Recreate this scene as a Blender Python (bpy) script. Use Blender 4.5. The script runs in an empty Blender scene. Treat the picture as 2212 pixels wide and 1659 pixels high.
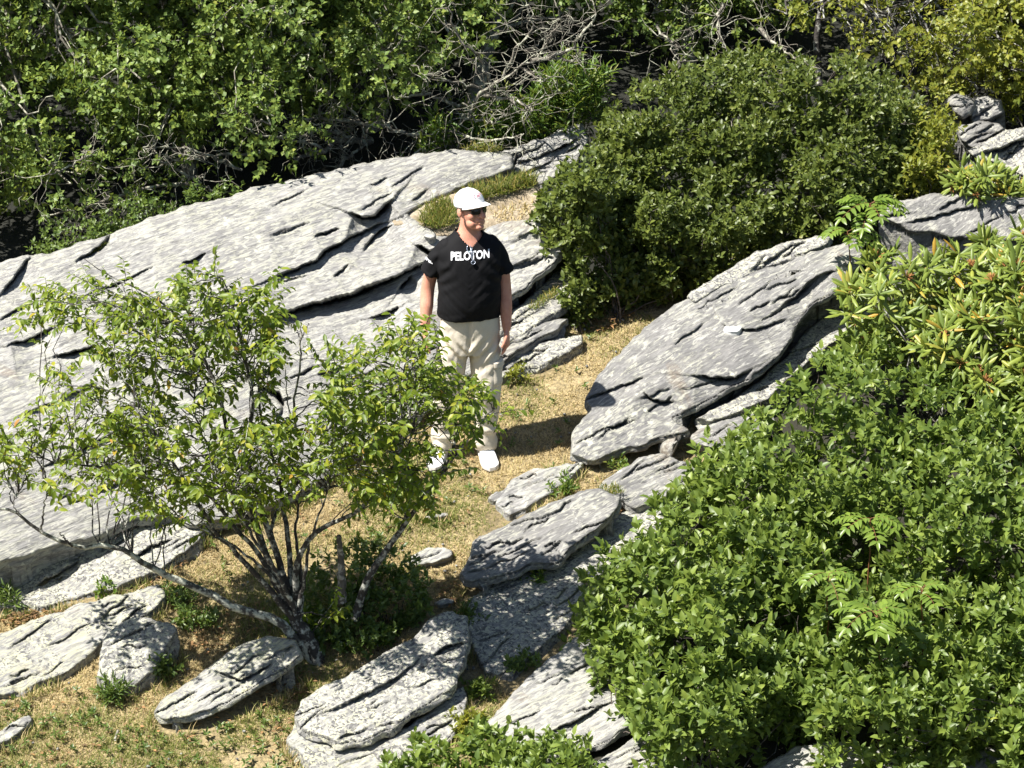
import bpy, math, random
import numpy as np
from mathutils import Matrix, Vector, Quaternion
from mathutils.bvhtree import BVHTree

random.seed(7)
RNG = np.random.default_rng(7)
SC = bpy.context.scene
COL = SC.collection

# ------------------------------------------------------------------ camera, sky, sun, exposure
PITCH = math.radians(20.0)          # the camera looks down from an overlook, long lens
FOC = 3660.0                        # focal length in pixels at 1024 wide
CAM = np.array([0.0, -20.52, 7.93])
cam_data = bpy.data.cameras.new('camera')
cam_data.sensor_width = 36.0
cam_data.lens = 36.0 * FOC / 1024.0
cam_data.clip_start = 0.5
cam_data.clip_end = 1000.0
cam = bpy.data.objects.new('camera', cam_data)
COL.objects.link(cam)
cam.location = CAM
cam.rotation_euler = (math.pi / 2 - PITCH, 0, 0)
SC.camera = cam

SUN_EL = math.radians(58.5)
SUN_TO = np.array([0.91, 0.40])     # ground direction in which shadows fall
SUN_TO = SUN_TO / np.linalg.norm(SUN_TO)
world = bpy.data.worlds.new('World')
SC.world = world
world.use_nodes = True
wn = world.node_tree.nodes
sky = wn.new('ShaderNodeTexSky')
sky.sky_type = 'NISHITA'
sky.sun_disc = False
sky.sun_elevation = SUN_EL
sky.sun_rotation = math.atan2(-SUN_TO[0], -SUN_TO[1])
wn['Background'].inputs[1].default_value = 0.05
world.node_tree.links.new(sky.outputs[0], wn['Background'].inputs[0])
sun_data = bpy.data.lights.new('sun', 'SUN')
sun_data.energy = 4.8
sun_data.angle = math.radians(0.53)
sun_data.color = (1.0, 0.955, 0.88)
sun = bpy.data.objects.new('sun', sun_data)
COL.objects.link(sun)
sun.location = (-6, -5, 12)
ldir = Vector((SUN_TO[0] * math.cos(SUN_EL), SUN_TO[1] * math.cos(SUN_EL), -math.sin(SUN_EL)))
sun.rotation_euler = ldir.to_track_quat('-Z', 'Y').to_euler()
SC.view_settings.view_transform = 'Standard'
SC.view_settings.look = 'None'
SC.view_settings.gamma = 1.0
SC.view_settings.use_curve_mapping = False
SC.view_settings.exposure = 1.36
SC.render.engine = 'CYCLES'
SC.cycles.max_bounces = 6
SC.cycles.diffuse_bounces = 3
SC.cycles.transmission_bounces = 4

# ------------------------------------------------------------------ photo pixels -> places
# traced points are in pixels of a 2212 x 1659 view of the photograph
K = 2212.0 / 1024.0
FP = FOC * K
CX, CY = 1106.0, 829.5
SLOPE = 0.25                        # the hillside rises away from the camera
UPV = np.array([0, math.sin(PITCH), math.cos(PITCH)])
FWD = np.array([0, math.cos(PITCH), -math.sin(PITCH)])

def ray(px, py):
    px = np.asarray(px, float); py = np.asarray(py, float)
    a = (px - CX) / FP; b = (CY - py) / FP
    d = np.empty(px.shape + (3,))
    d[..., 0] = a
    d[..., 1] = FWD[1] + b * UPV[1]
    d[..., 2] = FWD[2] + b * UPV[2]
    return d

def at_h(px, py, h=0.0):            # point h metres above the hillside
    d = ray(px, py)
    t = (SLOPE * CAM[1] + h - CAM[2]) / (d[..., 2] - SLOPE * d[..., 1])
    return CAM + d * t[..., None]

def at_Y(px, py, Y):                # point at world depth Y
    d = ray(px, py)
    t = (np.asarray(Y, float) - CAM[1]) / d[..., 1]
    return CAM + d * t[..., None]

def proj(p):
    p = np.asarray(p, float) - CAM
    w = p @ FWD
    return np.stack([CX + FP * p[..., 0] / w, CY - FP * (p @ UPV) / w], -1), w

# ------------------------------------------------------------------ noise
def _hash(ix, iy, iz, seed):
    h = (ix.astype(np.uint32) * np.uint32(374761393) + iy.astype(np.uint32) * np.uint32(668265263)
         + iz.astype(np.uint32) * np.uint32(2147483647) + np.uint32((seed * 974711 + 12345) & 0xffffffff))
    h = (h ^ (h >> np.uint32(13))) * np.uint32(1274126177)
    h = (h ^ (h >> np.uint32(16))) * np.uint32(2246822519)
    h = h ^ (h >> np.uint32(15))
    return h.astype(np.float64) / 4294967295.0

def vnoise(p, seed=0):              # value noise, -1..1
    p = np.asarray(p, float)
    f0 = np.floor(p); f = p - f0
    i = f0.astype(np.int64)
    f = f * f * f * (f * (f * 6 - 15) + 10)
    r = 0
    for dx in (0, 1):
        wx = f[..., 0] if dx else 1 - f[..., 0]
        for dy in (0, 1):
            wy = f[..., 1] if dy else 1 - f[..., 1]
            for dz in (0, 1):
                wz = f[..., 2] if dz else 1 - f[..., 2]
                r = r + wx * wy * wz * _hash(i[..., 0] + dx, i[..., 1] + dy, i[..., 2] + dz, seed)
    return r * 2 - 1

def fbm(p, octaves=4, seed=0, gain=0.5, lac=2.03):
    a, s, r = 1.0, 0.0, 0
    p = np.asarray(p, float)
    for o in range(octaves):
        r = r + a * vnoise(p, seed + o * 17)
        s += a; a *= gain; p = p * lac + 3.7
    return r / s

def sm(x, a, b):
    t = np.clip((x - a) / (b - a), 0, 1)
    return t * t * (3 - 2 * t)

def unit(v):
    v = np.asarray(v, float)
    return v / np.maximum(np.linalg.norm(v, axis=-1, keepdims=True), 1e-9)

# ------------------------------------------------------------------ polygons in the picture plane
def rough_outline(poly, amp, seed, step=6.0):
    P = np.asarray(poly, float)
    out = []
    for a, b in zip(P, np.roll(P, -1, 0)):
        n = max(1, int(np.linalg.norm(b - a) / step))
        t = np.arange(n)[:, None] / n
        out.append(a + (b - a) * t)
    Q = np.concatenate(out)
    # round the corners a little
    for _ in range(1):
        Q = 0.5 * Q + 0.25 * (np.roll(Q, 1, 0) + np.roll(Q, -1, 0))
    tan = unit(np.roll(Q, -1, 0) - np.roll(Q, 1, 0))
    nrm = np.stack([tan[:, 1], -tan[:, 0]], 1)
    q3 = np.concatenate([Q, np.full((len(Q), 1), seed * 7.3)], 1)
    d = fbm(q3 / 42.0, 4, seed) * amp + np.round(vnoise(q3 / 17.0, seed + 9) * 1.6) / 1.6 * min(amp, 4.0) * 0.7
    return Q + nrm * d[:, None]

def poly_sd(pts, poly):             # signed distance (inside > 0) and nearest outline point
    A = poly; B = np.roll(poly, -1, 0)
    sd = np.empty(len(pts)); near = np.empty((len(pts), 2))
    E = B - A; L2 = np.maximum((E ** 2).sum(1), 1e-9)
    for s in range(0, len(pts), 8000):
        p = pts[s:s + 8000]
        w = p[:, None, :] - A[None]
        t = np.clip((w * E[None]).sum(2) / L2[None], 0, 1)
        c = A[None] + t[..., None] * E[None]
        d2 = ((p[:, None, :] - c) ** 2).sum(2)
        k = d2.argmin(1)
        rr = np.arange(len(p))
        near[s:s + 8000] = c[rr, k]
        c1 = (A[None, :, 1] > p[:, None, 1]) != (B[None, :, 1] > p[:, None, 1])
        xi = A[None, :, 0] + (p[:, None, 1] - A[None, :, 1]) / np.where(E[None, :, 1] == 0, 1e-9, E[None, :, 1]) * E[None, :, 0]
        ins = (c1 & (p[:, None, 0] < xi)).sum(1) % 2 == 1
        sd[s:s + 8000] = np.sqrt(d2[rr, k]) * np.where(ins, 1, -1)
    return sd, near

def inside(pts, poly):
    poly = np.asarray(poly, float); pts = np.asarray(pts, float)
    A = poly; B = np.roll(poly, -1, 0); r = np.zeros(len(pts), int)
    for a, b in zip(A, B):
        c = (a[1] > pts[:, 1]) != (b[1] > pts[:, 1])
        dy = b[1] - a[1]
        xi = a[0] + (pts[:, 1] - a[1]) / (dy if dy else 1e-9) * (b[0] - a[0])
        r += c & (pts[:, 0] < xi)
    return r % 2 == 1

def sample_poly(poly, n):
    P = np.asarray(poly, float); lo, hi = P.min(0), P.max(0)
    out = np.empty((0, 2))
    while len(out) < n:
        q = lo + (hi - lo) * RNG.random((max(n, 200) * 2, 2))
        out = np.concatenate([out, q[inside(q, P)]])
    return out[:n]

def line_dist(pts, line):           # distance to a polyline, side (+1 below), position 0..1 along it
    L = np.asarray(line, float)
    best = np.full(len(pts), 1e9); side = np.zeros(len(pts)); par = np.zeros(len(pts))
    seg = np.linalg.norm(np.diff(L, axis=0), axis=1); cum = np.concatenate([[0], np.cumsum(seg)])
    for i in range(len(L) - 1):
        a, b = L[i], L[i + 1]; e = b - a
        t = np.clip(((pts - a) @ e) / max(e @ e, 1e-9), 0, 1)
        c = a + t[:, None] * e
        d = np.linalg.norm(pts - c, axis=1)
        m = d < best
        best[m] = d[m]
        cr = e[0] * (pts[:, 1] - a[1]) - e[1] * (pts[:, 0] - a[0])
        side[m] = np.sign(cr[m]) * (1 if e[0] >= 0 else -1)
        par[m] = ((cum[i] + t * seg[i]) / cum[-1])[m]
    return best, side, par

# ------------------------------------------------------------------ meshes and objects
def mesh_arrays(name, verts, faces, smooth=True):
    verts = np.asarray(verts, np.float32); faces = np.asarray(faces, np.int32)
    me = bpy.data.meshes.new(name)
    k = faces.shape[1]
    me.vertices.add(len(verts)); me.vertices.foreach_set('co', verts.ravel())
    me.loops.add(faces.size); me.loops.foreach_set('vertex_index', faces.ravel())
    me.polygons.add(len(faces))
    me.polygons.foreach_set('loop_start', np.arange(0, faces.size, k, dtype=np.int32))
    me.polygons.foreach_set('use_smooth', np.full(len(faces), smooth, bool))
    me.update(calc_edges=True)
    return me

def obj(name, me, mat, parent=None, loc=None):
    o = bpy.data.objects.new(name, me)
    COL.objects.link(o)
    if mat is not None and len(me.materials) == 0:
        me.materials.append(mat)
    if parent is not None:
        o.parent = parent
    if loc is not None:
        o.location = loc
    return o

def tag(o, label=None, category=None, group=None, kind=None):
    if label: o['label'] = label
    if category: o['category'] = category
    if group: o['group'] = group
    if kind: o['kind'] = kind
    return o

def empty(name, loc, label, category, group=None, rz=0.0):
    o = bpy.data.objects.new(name, None)
    COL.objects.link(o)
    o.empty_display_size = 0.1
    o.location = loc
    o.rotation_euler = (0, 0, rz)
    return tag(o, label, category, group)

class Tubes:                        # tapered, bent tubes gathered into one mesh
    def __init__(self):
        self.v, self.f, self.n = [], [], 0
    def add(self, pts, radii, sides=6):
        pts = np.asarray(pts, float); m = len(pts)
        radii = np.interp(np.linspace(0, 1, m), np.linspace(0, 1, len(radii)), radii)
        tan = unit(np.gradient(pts, axis=0))
        ref = np.array([0, 0, 1.0]) if abs(tan[0][2]) < 0.9 else np.array([1.0, 0, 0])
        a = unit(np.cross(tan, ref)); b = np.cross(tan, a)
        ang = np.linspace(0, 2 * math.pi, sides, endpoint=False)
        ring = pts[:, None, :] + radii[:, None, None] * (np.cos(ang)[None, :, None] * a[:, None, :] + np.sin(ang)[None, :, None] * b[:, None, :])
        self.v.append(ring.reshape(-1, 3))
        i = np.arange(m - 1)[:, None] * sides; j = np.arange(sides)[None]; j2 = (j + 1) % sides
        q = np.stack([i + j, i + j2, i + sides + j2, i + sides + j], -1).reshape(-1, 4)
        self.f.append(q + self.n)
        self.n += m * sides
        # close the tip and base with a quad fan
        for r0 in (0, (m - 1) * sides):
            for s in range(1, sides - 2, 2):
                self.f.append(np.array([[r0, r0 + s, r0 + s + 1, r0 + s + 2]]) + self.n - m * sides)
    def build(self, name, mat, parent, kind=None):
        if not self.v: return None
        v = np.concatenate(self.v)
        o = obj(name, mesh_arrays(name, v - np.array(parent.location) if parent else v, np.concatenate(self.f)), mat, parent)
        return tag(o, kind=kind)

def wander(p0, p1, n=8, amp=0.06, sag=0.0):
    p0 = np.asarray(p0, float); p1 = np.asarray(p1, float)
    t = np.linspace(0, 1, n)[:, None]
    L = np.linalg.norm(p1 - p0)
    r = np.cumsum(RNG.normal(0, 1, (n, 3)), 0)
    r = r - r[0] - t * (r[-1] - r[0])
    q = p0 + (p1 - p0) * t + r * amp * L / math.sqrt(n)
    q[:, 2] += sag * L * np.sin(math.pi * t[:, 0])
    return q

def spline(pts, n=16):              # smooth curve through points
    P = np.asarray(pts, float)
    if len(P) < 3:
        return wander(P[0], P[-1], n, 0.03)
    Q = np.concatenate([[2 * P[0] - P[1]], P, [2 * P[-1] - P[-2]]])
    out = []
    per = max(2, n // (len(P) - 1))
    for i in range(len(P) - 1):
        a, b, c, d = Q[i:i + 4]
        t = np.linspace(0, 1, per, endpoint=False)[:, None]
        out.append(0.5 * ((2 * b) + (c - a) * t + (2 * a - 5 * b + 4 * c - d) * t ** 2 + (3 * b - a - 3 * c + d) * t ** 3))
    out.append(P[-1:])
    return np.concatenate(out)

# ------------------------------------------------------------------ materials
def new_mat(name):
    m = bpy.data.materials.new(name); m.use_nodes = True
    nt = m.node_tree
    return m, nt, nt.nodes, nt.links, nt.nodes['Principled BSDF']

def ramp(nt, fac, stops, interp='LINEAR'):
    r = nt.nodes.new('ShaderNodeValToRGB'); r.color_ramp.interpolation = interp
    e = r.color_ramp.elements
    while len(e) < len(stops): e.new(0.5)
    for el, (p, c) in zip(e, stops):
        el.position = p
        el.color = (c, c, c, 1) if not hasattr(c, '__len__') else tuple(c) + (1,)
    nt.links.new(fac, r.inputs[0])
    return r.outputs[0]

def mix(nt, fac, a, b, mode='MIX'):
    n = nt.nodes.new('ShaderNodeMix'); n.data_type = 'RGBA'; n.blend_type = mode
    for sock, v in ((n.inputs[0], fac), (n.inputs[6], a), (n.inputs[7], b)):
        if hasattr(v, 'is_output'): nt.links.new(v, sock)
        elif hasattr(v, '__len__'): sock.default_value = tuple(v) + (1,)
        else: sock.default_value = v
    return n.outputs[2]

def noise(nt, vec, scale, detail=5, rough=0.6, dist=0.0):
    n = nt.nodes.new('ShaderNodeTexNoise')
    n.inputs['Scale'].default_value = scale; n.inputs['Detail'].default_value = detail
    n.inputs['Roughness'].default_value = rough; n.inputs['Distortion'].default_value = dist
    nt.links.new(vec, n.inputs['Vector'])
    return n.outputs['Fac']

def math_n(nt, op, a, b=0.0):
    n = nt.nodes.new('ShaderNodeMath'); n.operation = op
    for s, v in ((n.inputs[0], a), (n.inputs[1], b)):
        if hasattr(v, 'is_output'): nt.links.new(v, s)
        else: s.default_value = v
    return n.outputs[0]

def bump(nt, bsdf, height, strength, dist):
    b = nt.nodes.new('ShaderNodeBump'); b.inputs['Strength'].default_value = strength; b.inputs['Distance'].default_value = dist
    nt.links.new(height, b.inputs['Height']); nt.links.new(b.outputs[0], bsdf.inputs['Normal'])

STRIKE = math.atan2(0.8, 1.0)       # the grain of the rock runs up to the right

def rock_mat(name, lichen=0.5, dark=0.3, tone=1.0, yellow=0.3, crust=0.0):
    m, nt, N, L, B = new_mat(name)
    geo = N.new('ShaderNodeNewGeometry')
    mp = N.new('ShaderNodeMapping'); mp.inputs['Rotation'].default_value = (-0.24, 0, -STRIKE)
    L.new(geo.outputs['Position'], mp.inputs[0])
    st = N.new('ShaderNodeMapping'); st.inputs['Scale'].default_value = (1.1, 4.2, 4.2)
    L.new(mp.outputs[0], st.inputs[0])
    iso = geo.outputs['Position']; s = st.outputs[0]
    big = noise(nt, s, 2.2, 7, 0.65, 0.8)
    grain = noise(nt, s, 11.0, 8, 0.7, 0.4)
    col = ramp(nt, big, [(0.25, (0.19 * tone, 0.187 * tone, 0.185 * tone)), (0.5, (0.275 * tone, 0.27 * tone, 0.262 * tone)), (0.72, (0.36 * tone, 0.35 * tone, 0.335 * tone))])
    g2 = ramp(nt, grain, [(0.3, 0.68), (0.5, 0.97), (0.7, 1.22)])
    col = mix(nt, 1.0, col, g2, 'MULTIPLY')
    st2 = N.new('ShaderNodeMapping'); st2.inputs['Scale'].default_value = (1.0, 11.0, 11.0); L.new(mp.outputs[0], st2.inputs[0])
    streak = noise(nt, st2.outputs[0], 6.0, 6, 0.7, 0.2)
    col = mix(nt, 1.0, col, ramp(nt, streak, [(0.32, 0.72), (0.5, 1.0), (0.68, 1.25)]), 'MULTIPLY')
    # broad weathering: darker and browner stretches
    wea = noise(nt, st.outputs[0], 0.55, 4, 0.6, 0.4)
    col = mix(nt, ramp(nt, wea, [(0.52, 0.0), (0.68, 0.55)]), col, (0.15, 0.148, 0.15))
    rus = noise(nt, iso, 1.7, 6, 0.7, 0.6)
    col = mix(nt, ramp(nt, rus, [(0.60, 0.0), (0.70, 0.5)]), col, (0.22, 0.165, 0.11))
    # pale crust lichen: streaks along the grain and round rosettes
    a = 0.62 - 0.2 * lichen
    lm = ramp(nt, noise(nt, s, 10.0, 8, 0.66, 0.8), [(a, 0.0), (a + 0.05, 1.0)])
    lcol = ramp(nt, noise(nt, iso, 5.0, 3), [(0.35, (0.45, 0.445, 0.41)), (0.62, (0.48, 0.475, 0.43 - 0.18 * yellow))])
    col = mix(nt, math_n(nt, 'MULTIPLY', lm, 0.55), col, lcol)
    sp = N.new('ShaderNodeTexVoronoi'); sp.inputs['Scale'].default_value = 15.0; sp.inputs['Randomness'].default_value = 1.0
    wob = N.new('ShaderNodeVectorMath'); wob.operation = 'ADD'
    nz = N.new('ShaderNodeTexNoise'); nz.inputs['Scale'].default_value = 28.0
    sc = N.new('ShaderNodeVectorMath'); sc.operation = 'SCALE'; sc.inputs['Scale'].default_value = 0.06
    L.new(iso, nz.inputs['Vector']); L.new(nz.outputs['Color'], sc.inputs[0]); L.new(iso, wob.inputs[0]); L.new(sc.outputs[0], wob.inputs[1])
    L.new(wob.outputs[0], sp.inputs['Vector'])
    spm = ramp(nt, sp.outputs['Distance'], [(0.16, 1.0), (0.34, 0.0)])
    pick = ramp(nt, noise(nt, iso, 2.6, 2), [(0.56 - 0.16 * lichen, 0.0), (0.62, 1.0)])
    spc = N.new('ShaderNodeSeparateColor'); L.new(sp.outputs['Color'], spc.inputs[0])
    some = ramp(nt, spc.outputs[0], [(0.45 - 0.3 * lichen, 0.0), (0.5, 1.0)])
    spm = math_n(nt, 'MULTIPLY', math_n(nt, 'MULTIPLY', spm, pick), some)
    col = mix(nt, math_n(nt, 'MULTIPLY', spm, 0.85), col, (0.52, 0.52, 0.48 - 0.15 * yellow))
    # crust of small pale and dark plates
    cr = N.new('ShaderNodeTexVoronoi'); cr.inputs['Scale'].default_value = 22.0; L.new(s, cr.inputs['Vector'])
    cs = N.new('ShaderNodeSeparateColor'); L.new(cr.outputs['Color'], cs.inputs[0])
    crm = math_n(nt, 'MULTIPLY', ramp(nt, cs.outputs[0], [(0.62, 0.0), (0.66, 1.0)]), ramp(nt, noise(nt, iso, 3.1, 4), [(0.5 - 0.15 * lichen, 0.0), (0.66, 0.45)]))
    col = mix(nt, crm, col, (0.48, 0.475, 0.43 - 0.12 * yellow))
    if crust:
        c2 = N.new('ShaderNodeTexVoronoi'); c2.inputs['Scale'].default_value = 75.0; L.new(wob.outputs[0], c2.inputs['Vector'])
        c3 = N.new('ShaderNodeSeparateColor'); L.new(c2.outputs['Color'], c3.inputs[0])
        cc = ramp(nt, c3.outputs[0], [(0.0, (0.09, 0.088, 0.088)), (0.2, (0.13, 0.128, 0.125)), (0.3, (0.24, 0.235, 0.225)), (0.62, (0.32, 0.315, 0.295)), (0.74, (0.48, 0.47, 0.42 - 0.12 * yellow))], 'LINEAR')
        cmk = ramp(nt, noise(nt, iso, 4.2, 6, 0.7), [(0.56 - 0.22 * crust, 0.0), (0.62 - 0.2 * crust, 0.9)])
        col = mix(nt, cmk, col, cc)
    # dark crust lichen and damp stains
    d0 = 0.66 - 0.16 * dark
    dm = ramp(nt, noise(nt, s, 5.7, 8, 0.72), [(d0, 0.0), (d0 + 0.07, 1.0)])
    col = mix(nt, math_n(nt, 'MULTIPLY', dm, 0.8), col, (0.045, 0.045, 0.047))
    L.new(col, B.inputs['Base Color'])
    B.inputs['Roughness'].default_value = 0.8
    B.inputs['Specular IOR Level'].default_value = 0.3
    hgt = math_n(nt, 'ADD', math_n(nt, 'MULTIPLY', grain, 0.6), math_n(nt, 'MULTIPLY', streak, 0.9))
    bump(nt, B, hgt, 0.9, 0.018)
    return m

def leaf_mat(name, stops, trans=0.35, rough=0.38, spec=0.5, tcol=(0.35, 0.5, 0.05), patch=0.0):
    """stops: colour ramp over a random value per leaf"""
    m, nt, N, L, B = new_mat(name)
    geo = N.new('ShaderNodeNewGeometry'); oi = N.new('ShaderNodeObjectInfo')
    r = math_n(nt, 'FRACT', math_n(nt, 'ADD', geo.outputs['Random Per Island'], oi.outputs['Random']))
    if patch:
        nz = noise(nt, geo.outputs['Position'], 2.2, 3)
        r = math_n(nt, 'ADD', math_n(nt, 'MULTIPLY', r, 1 - patch), math_n(nt, 'MULTIPLY', ramp(nt, nz, [(0.3, 0.0), (0.7, 1.0)]), patch))
    col = ramp(nt, r, stops)
    L.new(col, B.inputs['Base Color'])
    B.inputs['Roughness'].default_value = rough
    B.inputs['Specular IOR Level'].default_value = spec
    tr = N.new('ShaderNodeBsdfTranslucent')
    tc = mix(nt, 0.5, col, tcol); L.new(tc, tr.inputs[0])
    ms = N.new('ShaderNodeMixShader'); ms.inputs[0].default_value = trans
    L.new(B.outputs[0], ms.inputs[1]); L.new(tr.outputs[0], ms.inputs[2])
    L.new(ms.outputs[0], N['Material Output'].inputs[0])
    return m

def bark_mat(name, base, pale, amount=0.5, scale=18.0):
    m, nt, N, L, B = new_mat(name)
    geo = N.new('ShaderNodeNewGeometry')
    a = 0.62 - 0.24 * amount
    msk = ramp(nt, noise(nt, geo.outputs['Position'], scale, 5, 0.65), [(a, 0.0), (a + 0.1, 1.0)])
    vary = ramp(nt, noise(nt, geo.outputs['Position'], 60.0, 3), [(0.3, 0.7), (0.7, 1.25)])
    col = mix(nt, msk, base, pale)
    col = mix(nt, 1.0, col, vary, 'MULTIPLY')
    L.new(col, B.inputs['Base Color']); B.inputs['Roughness'].default_value = 0.85
    bump(nt, B, noise(nt, geo.outputs['Position'], 45.0, 4), 0.6, 0.01)
    return m

def plain_mat(name, col, rough=0.6, spec=0.4, metal=0.0, var=0.0, scale=40.0, bmp=0.0):
    m, nt, N, L, B = new_mat(name)
    if var or bmp:
        tc = N.new('ShaderNodeTexCoord')
        nz = noise(nt, tc.outputs['Object'], scale, 4)
        v = ramp(nt, nz, [(0.3, 1 - var), (0.7, 1 + var)])
        L.new(mix(nt, 1.0, col, v, 'MULTIPLY'), B.inputs['Base Color'])
        if bmp: bump(nt, B, nz, 0.5, bmp)
    else:
        B.inputs['Base Color'].default_value = tuple(col) + (1,)
    B.inputs['Roughness'].default_value = rough
    B.inputs['Specular IOR Level'].default_value = spec
    B.inputs['Metallic'].default_value = metal
    return m
# ------------------------------------------------------------------ ground
SOIL, _nt, _N, _L, _B = new_mat('dry_turf')
_g = _N.new('ShaderNodeNewGeometry')
_c = ramp(_nt, noise(_nt, _g.outputs['Position'], 3.0, 6, 0.65), [(0.3, (0.16, 0.125, 0.06)), (0.5, (0.30, 0.235, 0.12)), (0.7, (0.42, 0.33, 0.18))])
_c = mix(_nt, ramp(_nt, noise(_nt, _g.outputs['Position'], 40.0, 4, 0.7), [(0.35, 0.75), (0.6, 0.0)]), _c, (0.08, 0.065, 0.035))
# forest floor beyond the rock ridge: leaf mould with shade painted into its colour
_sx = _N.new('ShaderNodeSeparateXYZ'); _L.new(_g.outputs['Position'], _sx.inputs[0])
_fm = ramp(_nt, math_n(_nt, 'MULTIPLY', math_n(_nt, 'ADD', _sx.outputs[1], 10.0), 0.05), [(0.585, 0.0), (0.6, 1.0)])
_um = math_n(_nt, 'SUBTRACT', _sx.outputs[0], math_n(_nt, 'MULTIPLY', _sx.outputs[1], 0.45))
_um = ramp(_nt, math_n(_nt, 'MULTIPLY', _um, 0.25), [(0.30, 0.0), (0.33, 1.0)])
_c = mix(_nt, _um, _c, (0.020, 0.019, 0.011))  # ground under the right shrubs: leaf mould, blackened to stand for their shade
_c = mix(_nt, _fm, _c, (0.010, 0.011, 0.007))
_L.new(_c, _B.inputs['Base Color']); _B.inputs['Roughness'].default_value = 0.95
bump(_nt, _B, noise(_nt, _g.outputs['Position'], 60.0, 4), 0.8, 0.02)

def axis_coords(lo, hi, step, far):
    mid = np.arange(lo, hi + step / 2, step)
    g = step * 1.35 ** np.arange(1, 40); g = np.cumsum(g); g = g[g < far]
    return np.concatenate([(lo - g)[::-1], mid, hi + g])

def ground_z(x, y):
    x = np.asarray(x, float); y = np.asarray(y, float)
    q = np.stack([x * 1.3, y * 1.3, np.zeros_like(x)], -1)
    return SLOPE * y + 0.03 * fbm(q, 3, 5) - 0.012 + 0.01 * fbm(q * 9, 2, 9)

gx = axis_coords(-4.5, 4.5, 0.05, 180.0); gy = axis_coords(-5.0, 5.0, 0.05, 180.0)
GX, GY = np.meshgrid(gx, gy)
gv = np.stack([GX, GY, ground_z(GX, GY)], -1).reshape(-1, 3)
ii = np.arange(len(gy) - 1)[:, None] * len(gx) + np.arange(len(gx) - 1)[None]
gf = np.stack([ii, ii + 1, ii + len(gx) + 1, ii + len(gx)], -1).reshape(-1, 4)
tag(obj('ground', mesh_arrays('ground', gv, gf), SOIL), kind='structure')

# ------------------------------------------------------------------ rocks
R_PALE = rock_mat('gneiss_pale', 0.62, 0.08, 0.86, 0.3)
R_GREY = rock_mat('gneiss_grey', 0.42, 0.15, 0.66, 0.3)
R_LICH = rock_mat('gneiss_lichened', 0.45, 0.55, 0.8, 0.5, 0.8)
R_DARK = rock_mat('gneiss_dark', 0.35, 0.6, 0.75, 0.2)
R_YEL = rock_mat('gneiss_yellow_lichen', 0.7, 0.25, 0.85, 0.8, 0.3)

ROCKS_XY = []                       # plan outlines, so that nothing grows through the rock
CS, SS = math.cos(STRIKE), math.sin(STRIKE)

def grain_coords(p):                # world point -> along the grain, across it, up through it
    a = p[:, 0] * CS + p[:, 1] * SS
    b = -p[:, 0] * SS + p[:, 1] * CS
    c = p[:, 2] - SLOPE * p[:, 1]
    return np.stack([a, b, c], -1)

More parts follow.
